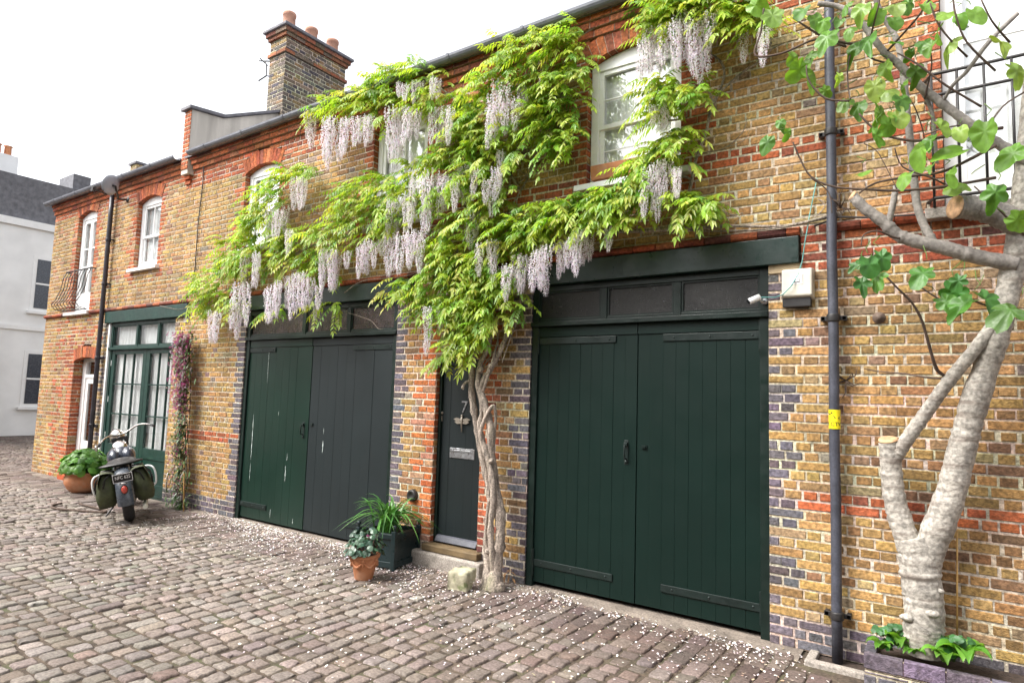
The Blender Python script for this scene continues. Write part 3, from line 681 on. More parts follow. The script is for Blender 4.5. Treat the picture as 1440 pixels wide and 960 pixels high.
# ================================================================== things on the wall
def drainpipe(x, y, z0, z1, r, m, label, rings, group='drainpipes on the facade'):
    t = thing('drainpipe', label, 'drainpipe', (x, y, 0), group)
    mb = MB(); mb.tube([(x + gau(0, .002), y, z0 + (z1 - z0) * i / 14) for i in range(15)], r, 14); mb.build('pipe', m, t)
    for zz in rings:
        q = MB(); q.tube([(x, y, zz - .03), (x, y, zz - .024), (x, y, zz + .024), (x, y, zz + .03)], [r + .004, r + .010, r + .010, r + .004], 14)
        q.box(x - .09, x + .09, y + r * .4, y + r * .4 + .014, zz - .018, zz + .018); q.box(x - .088, x - .058, y + r * .4, .0, zz - .016, zz + .016); q.box(x + .058, x + .088, y + r * .4, .0, zz - .016, zz + .016); q.build('pipe_collar', 'black_iron' if m == 'pipe' else m, t, bevel=.003)
    if m == 'pipe_dark':
        h = MB(); h.tube(smooth_path([(x, y, z1 - .02), (x, y - .01, z1 + .08), (x + .01, y - .07, z1 + .18), (x + .01, y - .085, z1 + .25)], 4), r * .95, 12); h.build('swan_neck', m, t); return t
    h = MB(); h.prismx([(y - .09, z1), (y - .11, z1 + .2), (y + .1, z1 + .2), (y + .07, z1)], x - .11, x + .11); h.tube([(x, y, z1), (x, y, z1 - .1)], [.075, r + .006], 12); h.build('hopper', m, t)
    return t
drainpipe(-.755, -.085, .0, 5.46, .037, 'pipe', 'tall grey iron drainpipe with a yellow sign beside the right garage', [.33, 2.53, 4.0], None)
dl = drainpipe(-13.18, -.08, .05, 5.42, .04, 'pipe_dark', 'slim dark drainpipe beside the glazed garage doors', [1.1, 2.35, 3.75, 4.6], None)
dt = thing('satellite_dish', 'grey satellite dish on the wall above the left house windows', 'satellite dish', (-12.6, -.05, 5.2))
dn = V((-.9, -.32, .3)).normalized(); dc = at(155.5, 260, -.42); rot = dn.to_track_quat('Z', 'Y').to_matrix()
mb = MB(); mb.lathe([(0, -.05), (.08, -.045), (.15, -.025), (.205, 0), (.207, -.006), (.15, -.034), (.08, -.055), (0, -.06)], dc, 28, rot @ Matrix.Diagonal(V((.86, .9, .9)))); mb.build('dish', 'dish', dt)
mb = MB(); fe = dc + rot @ V((0, -.18, .0)); en = at(143, 271, -.62) + V((-.1, -.1, .06))
mb.tube([dc + rot @ V((.02, -.19, -.01)), en], .012, 6); mb.tube([dc + rot @ V((.1, -.14, -.01)), en], .007, 6); mb.obox(en, (.05, .1, .05), rot); mb.build('feed_arm', 'black_iron', dt)
mb = MB(); wp = at(180, 281, -.0); mb.tube([dc - dn * .06, dc - dn * .12, wp + V((-.05, -.14, -.02)), wp], .018, 7); mb.lathe([(0, .02), (.05, .015), (.06, 0)], wp, 10, Matrix.Rotation(R(90), 3, 'X')); mb.build('wall_bracket', 'black_iron', dt)
# alarm box
ab = thing('alarm_box', 'square cream alarm box on the brick wall left of the drainpipe', 'alarm box', (-1.0, 0, 2.8))
mb = MB(); a0 = (-1.135, -.895, 2.69, 2.945); mb.add([(a0[0], -.012, a0[2]), (a0[1], -.012, a0[2]), (a0[1], -.012, a0[3]), (a0[0], -.012, a0[3]), (a0[0] + .008, -.085, a0[2] + .03), (a0[1] - .008, -.085, a0[2] + .03), (a0[1] - .008, -.075, a0[3] - .008), (a0[0] + .008, -.075, a0[3] - .008)],
     [(4, 5, 6, 7), (0, 1, 5, 4), (1, 2, 6, 5), (2, 3, 7, 6), (3, 0, 4, 7)]); mb.build('cover', 'cream', ab, bevel=.012)
mb = MB(); mb.box(-1.04, -.99, -.092, -.078, 2.83, 2.845 + .02); mb.box(-1.06, -.97, -.084, -.074, 2.81, 2.89); mb.build('lens', 'plate_white', ab, bevel=.004)
mb = MB(); mb.box(a0[0] + .01, a0[1] - .02, -.06, 0.0, a0[2] - .055, a0[2] + .02); mb.build('base', 'black_iron', ab, bevel=.006)
# camera
cc = thing('security_camera', 'small white security camera at the right garage frame', 'security camera', (-1.33, -.03, 2.69))
mb = MB(); q0, q1 = at(1053, 424, -.15), at(1068, 417.5, -.10); mb.tube([q0, q0 + (q1 - q0) * .08, q1], [.020, .026, .026], 14); mb.build('housing', 'white', cc)
mb = MB(); dq = (q0 - q1).normalized(); mb.tube([q0, q0 + dq * .006], .019, 12); mb.build('lens', 'plate_black', cc)
mb = MB(); q2 = at(1074, 423, -.02); mb.tube([q1 - V((0, 0, .015)), (q1 + q2) / 2 - V((0, .02, .03)), q2], .010, 8); mb.lathe([(0, .02), (.022, .016), (.03, 0)], q2 + V((0, .03, 0)), 12, Matrix.Rotation(R(90), 3, 'X')); mb.build('mount', 'steel', cc)
cb = MB(); pts = [at(*q) for q in ((1069, 418, -.08), (1090, 418, -.03), (1101, 414, -.10), (1112, 403, -.11), (1122, 386, -.08), (1128, 368, -.025), (1132, 340, -.06), (1136, 318, -.075), (1138, 305, -.03), (1142, 285, -.02), (1149, 250, -.02))]
cb.tube(pts, .0042, 6); tag(cb.build('camera_cable', 'cable_teal'), 'thin teal cable running from the camera across the alarm box', 'cable')
cb = MB(); cb.tube([at(*q) for q in ((1100, 398, -.02), (1101, 425, -.02), (1106, 433, -.02), (1136, 433, -.02), (1141, 428, -.02))], .004, 6); tag(cb.build('alarm_cable', 'cable_dark'), 'thin dark cable looping under the alarm box', 'cable')
# CCTV sign wrapped on the pipe
sg = thing('warning_sign', 'small yellow CCTV warning sign wrapped on the grey drainpipe', 'sign', (-.755, -.085, 1.76))
def wrap(u, z, e=0):
    r = .0405 + e; an = u / .0405 - R(82); return V((-.755 + r * math.cos(an), -.085 + r * math.sin(an), z))
mb = MB(); n = 12; vs = []
for i in range(n + 1): u = -.055 + .11 * i / n; vs += [wrap(u, 1.69), wrap(u, 1.833)]
mb.add(vs, [(2 * i, 2 * i + 2, 2 * i + 3, 2 * i + 1) for i in range(n)], smooth=True); mb.build('sign_face', 'sign_yellow', sg)
tx = textmesh('sign_text', 'CCTV', .040, 'sign_black', sg, Matrix.Identity(4), .0005)
for v in tx.data.vertices: q = wrap(v.co.x - .004, 1.725 + v.co.y, .0012 + v.co.z) - ORG[sg.name]; v.co = q
mb = MB()
def ic(poly):
    mb.add([wrap(u, z, .0012) for u, z in poly], [tuple(range(len(poly)))])
ic([(-.036, 1.79), (-.012, 1.806), (-.018, 1.818), (-.042, 1.802)]); ic([(-.042, 1.795), (-.036, 1.79), (-.042, 1.803), (-.048, 1.808)])
ic([(-.012, 1.79), (-.006, 1.79), (.008, 1.768), (.002, 1.768)]); ic([(.002, 1.768), (.03, 1.768), (.03, 1.774), (.002, 1.774)]); ic([(.03, 1.76), (.036, 1.76), (.036, 1.785), (.03, 1.785)])
mb.build('camera_symbol', 'sign_black', sg)
# boss, overflow pipe, cables
bs = MB(); q = at(1236, 447, 0); bs.lathe([(0, .035), (.018, .038), (.022, .022), (.04, .02), (.046, 0)], q, 14, Matrix.Rotation(R(90), 3, 'X')); tag(bs.build('wall_boss', 'rust'), 'small rusty metal boss on the wall right of the grey drainpipe', 'wall boss')
ov = MB(); q = at(706, 772, 0); ov.tube([q, q + V((.045, -.16, .02))], .014, 10); tag(ov.build('overflow_pipe', 'pvc'), 'short white plastic overflow pipe low on the blue brick pier', 'pipe')
for nm, lab, pl in (('wall_cable', 'black cable lying along the brick ledge right of the grey drainpipe', [(1145, 318, -.06), (1180, 305, -.075), (1230, 306, -.07), (1300, 301, -.075), (1400, 296, -.07)]),
                ('wall_cable', 'thin dark cable hanging down the party line of the left house', [(287, 222, -.02), (285, 260, -.02), (279, 310, -.02), (276, 350, -.02), (274, 380, -.02), (268, 405, -.02), (262, 420, -.05)])):
    cb = MB(); cb.tube([at(*q) for q in pl], .008, 6); tag(cb.build(nm, 'cable_dark'), lab, 'cable')
# gully
gu = thing('drain_gully', 'stone edged drain gully at the foot of the grey drainpipe', 'drain', (-.73, -.12, 0))
mb = MB(); mb.box(-.95, -.55, -.27, -.205, -.03, .03); mb.box(-.95, -.885, -.205, -.012, -.03, .03); mb.build('kerb', 'stone', gu, bevel=.012)
mb = MB(); mb.box(-.885, -.55, -.205, -.012, -.03, -.004); mb.build('silt', 'soil', gu)

# ================================================================== ground
mb = MB(); n = 40
mb.add([(-60, -30, -.012), (30, -30, -.012), (30, 40, -.012), (-60, 40, -.012)], [(0, 1, 2, 3)])
mb.build('ground', 'ground', kind='structure')
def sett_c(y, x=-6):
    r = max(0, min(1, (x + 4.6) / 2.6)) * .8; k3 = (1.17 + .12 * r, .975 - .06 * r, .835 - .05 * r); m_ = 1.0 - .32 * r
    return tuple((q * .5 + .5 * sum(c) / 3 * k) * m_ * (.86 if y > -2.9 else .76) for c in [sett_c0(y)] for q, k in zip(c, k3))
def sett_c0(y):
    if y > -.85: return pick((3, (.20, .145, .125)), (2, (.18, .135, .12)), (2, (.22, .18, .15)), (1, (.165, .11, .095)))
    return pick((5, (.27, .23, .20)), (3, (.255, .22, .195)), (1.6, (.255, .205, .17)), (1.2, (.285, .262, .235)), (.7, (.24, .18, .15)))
SET = MB()
def sett(x0, x1, y0, y1, flat):
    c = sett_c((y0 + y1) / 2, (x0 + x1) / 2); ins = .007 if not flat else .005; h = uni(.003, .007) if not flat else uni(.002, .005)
    tl = (gau(0, .0018), gau(0, .0018)) if not flat else (gau(0, .0012), gau(0, .0012)); zb = -.04; n = 4
    cxm, cym = (x0 + x1) / 2, (y0 + y1) / 2
    ring = []
    for (a, b, c2, d) in ((x0, y0, x1, y0), (x1, y0, x1, y1), (x1, y1, x0, y1), (x0, y1, x0, y0)):
        for i in range(3):
            t = (.09, .5, .91)[i] + gau(0, .02); ring.append((a + (c2 - a) * t + gau(0, .0042), b + (d - b) * t + gau(0, .0042)))
    m_ = len(ring); dz = gau(0, .004)
    vs = [(x, y, zb) for x, y in ring] + [(x, y, -.013 + dz) for x, y in ring]
    for k, hh in ((ins, h * .7), (ins * 2.2, h)):
        for x, y in ring:
            ddx, ddy = x - cxm, y - cym; L_ = math.hypot(ddx, ddy); f = max(0, 1 - k / L_)
            vs.append((cxm + ddx * f, cym + ddy * f, hh - .004 + dz + tl[0] * ddx / .08 + tl[1] * ddy / .08 + gau(0, .0009)))
    vs.append((cxm, cym, h - .003 + dz))
    fs = []
    for l in range(3): fs += [(l * m_ + i, l * m_ + (i + 1) % m_, (l + 1) * m_ + (i + 1) % m_, (l + 1) * m_ + i) for i in range(m_)]
    fs += [(3 * m_ + i, 3 * m_ + (i + 1) % m_, 4 * m_) for i in range(m_)]
    SET.add(vs, fs, c, True)
YC = -2.92
x = -26.8; ci = 0
while x < 3.3:
    w = .120 + uni(-.014, .014); g = uni(.022, .034)
    y = (.0 if x > -16.3 else 7.0) - uni(0, .1)
    far = x < -15
    while y > -5.3:
        l = uni(.125, .185); flat = -.75 < y < .2
        if flat: l = uni(.16, .26)
        if y > YC + .03 and y - l < YC + .10: l = y - YC if y - YC < .25 else (y - YC) / 2
        y1 = y - l
        skew = .02 * math.sin(y * 1.3 + 1) + .012 * math.sin(y * 3.1 + x)
        gy = uni(.020, .036) if not flat else uni(.007, .014)
        gg = 0 if not flat else -.006
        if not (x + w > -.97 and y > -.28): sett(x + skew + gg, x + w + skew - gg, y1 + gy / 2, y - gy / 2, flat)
        y = y1
    x += w + g; ci += 1
SET.build('cobbled_road', 'sett', kind='structure')
# strip of packed dust against the wall
mb = MB(); xs = [-16 + .25 * i for i in range(61)]; vs = []
for xx in xs: vs += [(xx, .12, .006), (xx, -.10 - .05 * rnd(), .004), (xx, -.2 - .08 * rnd(), -.02)]
mb.add(vs, [(3 * i + j, 3 * i + j + 1, 3 * i + j + 4, 3 * i + j + 3) for i in range(60) for j in (0, 1)], smooth=True)
M['dust'] = mat('packed dust', (.20, .165, .135), rough=.95, var=.3, vscale=5, fine=.3, fscale=50, bump=.6, bscale=60)
mb.build('path_edge', 'dust', kind='structure')
# petals
PT = MB()
def petal(x, y):
    s = uni(.005, .0115) * (1.25 if rnd() < .15 else 1); a = uni(0, 6.28); z = uni(.006, .016)
    c = pick((5, (.70, .65, .62)), (3, (.62, .54, .54)), (1.6, (.48, .38, .30)), (.8, (.36, .26, .18))); t1, t2 = gau(0, .3), gau(0, .3)
    pts = []
    for u, v in ((-1, 0), (-.2, -.75), (1, -.35), (.9, .4), (-.2, .75)):
        uu, vv = u * s, v * s; pts.append((x + uu * math.cos(a) - vv * math.sin(a), y + uu * math.sin(a) + vv * math.cos(a), z + uu * t1 + vv * t2))
    PT.add(pts, [(0, 1, 2, 3, 4)], c)
def clump(x): return .5 + .5 * math.sin(x * 2.1 + 1.3 * math.sin(x * .9))
tot = 0
while tot < 8200:
    q = rnd()
    if q < .52: x, y = uni(-9.2, -5.2), -random.expovariate(1 / .42)
    elif q < .81: x, y = uni(-5.6, -2.9), -random.expovariate(1 / .48)
    elif q < .91: x, y = uni(-3.1, -.9), -.12 - random.expovariate(1 / .6)
    else: x, y = uni(-10.5, -.6), -uni(0, 2.8)
    if rnd() > .35 + .65 * clump(x + y * 1.7) or y < -3.2: continue
    if -5.0 < x < -4.0 and y > -.14: continue
    if GL[0] < x < GL[1] and y > -.0: continue
    petal(x + gau(0, .03), y - .015); tot += 1
PT.build('fallen_petals', 'petal', kind='stuff')

# ================================================================== plants: helpers
def leaflet(mb, b, d, up, l, w, c, droop=.25):
    d = d.normalized(); s = d.cross(up)
    if s.length < 1e-4: s = V((1, 0, 0))
    s.normalize(); u = s.cross(d)
    dn = V((0, 0, -1)) * droop * l
    m_ = b + d * (l * .45) + dn * .25 - u * (w * .16)
    mb.add([b, b + d * (l * .42) + s * (w / 2) + dn * .22, b + d * l + dn, b + d * (l * .42) - s * (w / 2) + dn * .22, m_],
           [(0, 1, 4), (1, 2, 4), (2, 3, 4), (3, 0, 4)], c)
def pinnate(mb, base, d, L, pairs, c, sag=.5, lw=.023, ll=.062, stem=None):
    """compound leaf: a curved rachis with paired leaflets and one at the tip"""
    d = d.normalized(); side = d.cross(V((0, 0, 1)))
    if side.length < .05: side = V((1, 0, 0))
    side.normalize()
    side = (side + V((gau(0, .15), gau(0, .15), gau(0, .25)))).normalized()
    P = lambda t: base + d * (L * t) + V((0, 0, -sag * L * t * t))
    for i in range(pairs):
        t = .22 + .74 * i / (pairs - 1); p = P(t); tg = (P(t + .05) - P(t - .05)).normalized()
        up = side.cross(tg)
        if up.z < 0: up = -up
        k = 1 - .35 * abs(t - .5)
        for s in (-1, 1):
            dd = tg * uni(.35, .75) + side * s * uni(.75, 1) + V((0, 0, uni(-.5, -.1)))
            cc = tuple(q * uni(.85, 1.15) for q in c)
            leaflet(mb, p, dd, up, ll * k * uni(.85, 1.12), lw * k * uni(.85, 1.1), cc, uni(.15, .5))
    leaflet(mb, P(.98), (P(1) - P(.9)), V((0, -.3, 1)), ll * 1.05, lw, c, .4)
    if stem is not None: stem.tube([base, P(.33), P(.66), P(1)], [.0022, .002, .0016, .001], 3, False, c=(c[0] * 1.1, c[1] * .9, c[2]))
def lobed(mb, ctr, nrm, up, size, c, lobes=5, depth=.38, cup=.12, n=30, pt=.0, wide=1.0, fold=0.0):
    """broad lobed blade, its stalk end at -up"""
    nrm = nrm.normalized(); up = (up - nrm * up.dot(nrm)).normalized(); s = up.cross(nrm); vs = [ctr]; wv = uni(0, 6)
    for i in range(n):
        a = 2 * math.pi * (i + .5) / n; r = 1 - depth * (.5 + .5 * math.cos(lobes * a)) ** 2 * (1 if abs(a - math.pi) < 2.1 else .5) + pt * max(0, 1 - abs(a - math.pi) / .55) ** 1.4
        if abs(a) < .35 or abs(a - 2 * math.pi) < .35: r *= .74
        r *= (1 + .12 * math.cos(a - math.pi)) * size * .5
        q = ctr - up * math.cos(a) * r * 1.08 + s * math.sin(a) * r * wide + nrm * (-cup * size * (r / size * 2) ** 2 + .03 * size * math.sin(3 * a + wv) + fold * abs(math.sin(a)) * r); vs.append(q)
    mid = [ctr + (q - ctr) * .5 + nrm * (.035 * size * (math.cos((i + .5) / n * 2 * math.pi * lobes))) for i, q in enumerate(vs[1:])]
    vs = [ctr] + mid + vs[1:]
    fs = [(0, 1 + i, 1 + (i + 1) % n) for i in range(n)] + [(1 + i, 1 + n + i, 1 + n + (i + 1) % n, 1 + (i + 1) % n) for i in range(n)]
    mb.add(vs, fs, c, True)
def blade(mb, pts, w, c, fold=.25, oval=False):
    """strap leaf along pts with a folded midrib"""
    k = len(pts); vs = []
    for i, p in enumerate(pts):
        t = (pts[min(i + 1, k - 1)] - pts[max(0, i - 1)]).normalized(); s = t.cross(V((0, 0, 1)))
        s = s.normalized() if s.length > .05 else V((1, 0, 0)); u = s.cross(t); ww = w * (1 - (i / (k - 1)) ** 3) * (.55 + .45 * min(1, i / (k * .3))) + .0006
        if oval: ww = w * math.sin(math.pi * (.07 + .93 * i / (k - 1)) ** .8) + .0006
        vs += [p - s * ww / 2 + u * fold * ww, p, p + s * ww / 2 + u * fold * ww]
    mb.add(vs, [(3 * i + j, 3 * i + j + 1, 3 * i + j + 4, 3 * i + j + 3) for i in range(k - 1) for j in (0, 1)], c, True)
def px(path, y=None): return [at(q[0], q[1], q[2] if len(q) > 2 else y) for q in path]
def lerp(a, b, t): return a + (b - a) * t
def radii(k, r0, r1, lump=.06): return [max(.002, lerp(r0, r1, i / (k - 1)) * (1 + gau(0, lump))) for i in range(k)]

# ================================================================== wisteria
wis = thing('wisteria', 'old wisteria with twisted trunk by the front door, white flower tassels across the house', 'climbing plant', (-3.75, -.3, 0))
tk = MB()
stems = [([(694, 832, -.30), (698, 800, -.27), (703, 760, -.25), (703, 720, -.23), (696, 680, -.22), (691, 640, -.23), (690, 600, -.25), (680, 565, -.24), (676, 545, -.22), (689, 520, -.2), (705, 490, -.17), (716, 462, -.14), (724, 440, -.12)], .058, .022),
         ([(688, 832, -.31), (686, 795, -.26), (685, 760, -.22), (690, 725, -.21), (689, 690, -.2), (681, 655, -.2), (674, 620, -.2), (668, 585, -.2), (663, 550, -.2), (664, 520, -.2), (668, 495, -.19), (672, 470, -.22), (668, 440, -.25)], .045, .027),
         ([(697, 825, -.26), (692, 780, -.31), (690, 740, -.30), (694, 700, -.29), (690, 660, -.28), (681, 630, -.28), (675, 600, -.26), (678, 570, -.23), (672, 540, -.24), (676, 510, -.22), (686, 490, -.2), (690, 460, -.22), (684, 430, -.28)], .035, .022),
         ([(683, 640, -.26), (676, 612, -.3), (682, 588, -.3), (694, 570, -.27), (697, 590, -.24), (694, 615, -.22)], .020, .015), ([(676, 560, -.22), (684, 535, -.25), (692, 510, -.23), (700, 480, -.2)], .017, .012),
         ([(690, 778, -.28), (684, 765, -.3), (684, 735, -.3), (688, 700, -.3)], .022, .014),
         ([(664, 535, -.2), (656, 537, -.24), (651, 543, -.3), (651, 546, -.34)], .016, .014), ([(676, 520, -.2), (690, 500, -.18), (700, 480, -.2), (694, 455, -.2)], .008, .006),
         ([(718, 470, -.12), (700, 500, -.16), (680, 520, -.2)], .007, .006), ([(728, 450, -.1), (716, 480, -.14), (706, 510, -.18)], .008, .006)]
for pth, r0, r1 in stems:
    p = smooth_path(px(pth), 5); rr = radii(len(p), r0 * .98, r1 * 1.05, .10)
    if r0 > .04: rr[0] *= 2.2; rr[1] *= 1.8; rr[2] *= 1.45; rr[3] *= 1.25; rr[4] *= 1.1
    tk.tube(p, rr, 10)
for q in ((686, 775, -.33), (691, 648, -.29), (676, 520, -.24), (690, 515, -.24)): tk.ball(at(*q), uni(.025, .035), 8, 6, jit=.12)
tk.ball(at(691, 829, -.29), (.125, .10, .085), 14, 9, jit=.05); tk.ball(at(682, 826, -.30), (.07, .06, .06), 10, 7, jit=.06); tk.ball(at(701, 826, -.29), (.07, .06, .07), 10, 7, jit=.06)
tk.build('trunk', 'bark', wis)
br = MB()
STR = [([(690, 440), (640, 350), (560, 320), (500, 330), (440, 345), (390, 370), (330, 400), (290, 430)], .022, .006), ([(500, 330), (430, 290), (400, 265), (445, 235)], .009, .004), ([(330, 400), (350, 330), (385, 265), (440, 235)], .009, .004),
       ([(690, 440), (690, 340), (640, 280), (560, 265), (485, 285)], .018, .005), ([(690, 340), (740, 255), (760, 220), (800, 200)], .012, .005), ([(730, 265), (690, 200), (660, 160), (600, 115), (530, 130), (445, 160)], .016, .005),
       ([(740, 255), (770, 160), (740, 90), (800, 60), (835, 40)], .012, .003), ([(724, 440), (760, 370), (820, 330), (900, 325), (950, 322), (1020, 318), (1100, 318), (1150, 308), (1180, 300)], .022, .011), ([(745, 400), (800, 300), (880, 280), (950, 250), (973, 253)], .014, .010),
       ([(965, 290), (973, 253), (980, 220), (993, 187), (998, 160), (1010, 133), (1047, 100), (1067, 87), (1085, 60)], .018, .010), ([(998, 160), (1018, 110), (1012, 85), (990, 70), (960, 30), (920, 40)], .013, .005), ([(998, 165), (1002, 140), (985, 110), (975, 95)], .010, .005),
       ([(980, 222), (990, 215), (1020, 208), (1045, 185), (1050, 165)], .006, .002), ([(1020, 208), (1045, 198), (1055, 183)], .003, .0015), ([(955, 213), (980, 214)], .006, .004), ([(1000, 290), (1030, 302), (1045, 300), (1030, 318)], .006, .002), ([(980, 305), (1010, 300), (1040, 306)], .005, .002),
       ([(1067, 87), (1085, 70), (1100, 62)], .009, .004), ([(940, 170), (965, 165), (960, 150), (945, 155)], .009, .006), ([(720, 260), (738, 250), (750, 222), (765, 230)], .007, .002), ([(725, 225), (735, 243), (760, 250)], .006, .002),
       ([(940, 322), (1000, 325), (1080, 322), (1140, 312), (1185, 300), (1180, 285)], .008, .005), ([(1140, 312), (1160, 290), (1150, 280), (1175, 290)], .005, .002), ([(1175, 300), (1180, 275), (1165, 268)], .005, .002), ([(484, 412), (510, 395), (560, 390), (600, 380)], .006, .004),
       ([(490, 440), (520, 450), (532, 462), (540, 462)], .004, .002), ([(780, 60), (800, 45), (818, 25), (823, 12), (813, 10), (806, 20)], .004, .002), ([(840, 90), (845, 72), (850, 65)], .003, .0015), ([(268, 432), (300, 415), (330, 405)], .005, .003), ([(225, 430), (250, 435), (268, 432), (272, 445)], .004, .002)]
for pth, r0, r1 in STR:
    pts = smooth_path([at(a, b, -.07 + gau(0, .012)) for a, b in pth], 4); br.tube(pts, radii(len(pts), r0, r1), 6)
br.build('vine', 'bark', wis)
# foliage pads: (polyline in photo pixels, half width px, leaves)
PADS = [([(560, 300), (620, 272), (690, 250)], 16, 36), ([(640, 262), (700, 232), (735, 215)], 13, 24), ([(700, 360), (760, 330)], 14, 24), ([(655, 420), (690, 410)], 16, 22), ([(310, 350), (350, 340), (372, 300)], 14, 20), ([(595, 135), (650, 175), (700, 165)], 14, 22),
        ([(440, 162), (470, 150), (510, 142), (552, 128)], 13, 42), ([(525, 135), (545, 108), (590, 104), (628, 116)], 13, 36), ([(545, 150), (590, 142), (640, 150)], 12, 26), ([(520, 160), (545, 165)], 8, 8),
        ([(650, 148), (690, 112), (715, 85), (760, 66), (800, 72), (822, 95)], 22, 92), ([(640, 190), (660, 165), (690, 150)], 16, 26), ([(735, 125), (780, 118), (818, 118)], 18, 36), ([(735, 165), (775, 155), (815, 150)], 15, 32), ([(740, 190), (785, 185), (815, 180)], 13, 26), ([(765, 208), (805, 210)], 10, 12),
        ([(640, 212), (670, 196), (705, 185), (740, 180)], 15, 36), ([(650, 235), (690, 222), (725, 230)], 12, 18), ([(478, 288), (505, 270), (550, 262)], 18, 42), ([(555, 258), (600, 235), (650, 215), (690, 205)], 15, 46), ([(500, 300), (540, 290), (580, 270)], 10, 18),
        ([(400, 348), (440, 332), (480, 320), (520, 312), (575, 300)], 14, 58), ([(430, 362), (470, 350), (510, 336), (560, 326)], 9, 22), ([(590, 292), (620, 280)], 8, 8),
        ([(365, 378), (400, 366), (440, 372), (470, 392)], 13, 36), ([(282, 412), (310, 388), (340, 362), (368, 342)], 20, 62), ([(350, 320), (375, 290), (400, 278)], 16, 34), ([(360, 282), (390, 258), (420, 245), (448, 238)], 12, 34), ([(300, 432), (325, 420), (345, 435)], 11, 18), ([(395, 340), (405, 330)], 8, 8), ([(375, 312), (405, 318), (400, 345)], 10, 18), ([(282, 440), (300, 425)], 8, 8),
        ([(620, 340), (645, 318), (680, 292), (720, 278)], 17, 50), ([(700, 330), (735, 312), (780, 312), (830, 300), (870, 292)], 20, 84), ([(760, 292), (810, 292), (860, 288)], 10, 30), ([(822, 295), (855, 282), (890, 278), (930, 270)], 12, 44), ([(875, 305), (888, 322)], 8, 8), ([(885, 252), (915, 228), (945, 212)], 12, 28), ([(960, 290), (985, 285), (995, 292)], 13, 20), ([(930, 195), (955, 190), (968, 205)], 9, 14), ([(950, 225), (970, 228)], 8, 8),
        ([(600, 402), (640, 385), (680, 372), (712, 385)], 22, 72), ([(560, 402), (585, 415), (600, 420)], 13, 22), ([(600, 432), (650, 428), (700, 436), (732, 428)], 17, 50), ([(640, 462), (680, 466), (705, 455)], 13, 30), ([(618, 503), (640, 497), (658, 492)], 5, 8), ([(640, 480), (670, 485)], 8, 10), ([(700, 400), (735, 395)], 12, 14), ([(620, 360), (660, 348)], 12, 20),
        ([(915, 42), (935, 22), (970, 10), (1010, 12), (1045, 20)], 20, 74), ([(905, 15), (960, -10), (1040, -15)], 16, 40), ([(1030, 20), (1060, 28), (1088, 45)], 15, 26), ([(918, 146), (938, 136), (958, 130), (980, 140)], 13, 30), ([(922, 122), (945, 112)], 10, 12), ([(992, 142), (1004, 140)], 6, 6), ([(925, 168), (932, 175)], 6, 6),
        ([(440, 435), (470, 430), (492, 438)], 5, 7), ([(380, 445), (400, 430)], 5, 4), ([(730, 100), (700, 65)], 8, 6), ([(775, 60), (800, 40)], 7, 7), ([(812, 40), (790, 48)], 3, 4), ([(985, 285), (1000, 290)], 8, 8)]
fol, stm = MB(), MB()
def leaf_tone():
    return pick((4, (.33, .44, .05)), (4, (.26, .40, .045)), (2, (.16, .30, .04)), (2, (.42, .50, .10)))
for pth, hw, n in PADS:
    pts = [V((a, b, 0)) for a, b in pth]; seg = [(pts[i + 1] - pts[i]).length for i in range(len(pts) - 1)]; tot = sum(seg)
    for _ in range(int(n * 1.85)):
        t = rnd() * tot; i = 0
        while i < len(seg) - 1 and t > seg[i]: t -= seg[i]; i += 1
        q = pts[i].lerp(pts[i + 1], min(1, t / seg[i])); o = uni(-1, 1); dpt = uni(0, 1)
        pxx, pyy = q.x + gau(0, 5), q.y + o * hw * .75 - 4
        yy = -.06 - .30 * dpt * math.sqrt(max(.1, 1 - o * o * .7)) - (.05 if rnd() < .2 else 0)
        b0 = at(pxx, pyy, yy); out = V((gau(-.05, .62), -uni(.25, 1.0), uni(-.35, .35) - .25 * o)).normalized()
        L = uni(.18, .31)
        pinnate(fol, b0, out, L, random.choice((6, 6, 7, 7)), leaf_tone(), uni(.3, .7), uni(.029, .038), uni(.060, .086), stm)
fol.build('foliage', 'leaf', wis); stm.build('leaf_stalks', 'leaf', wis)
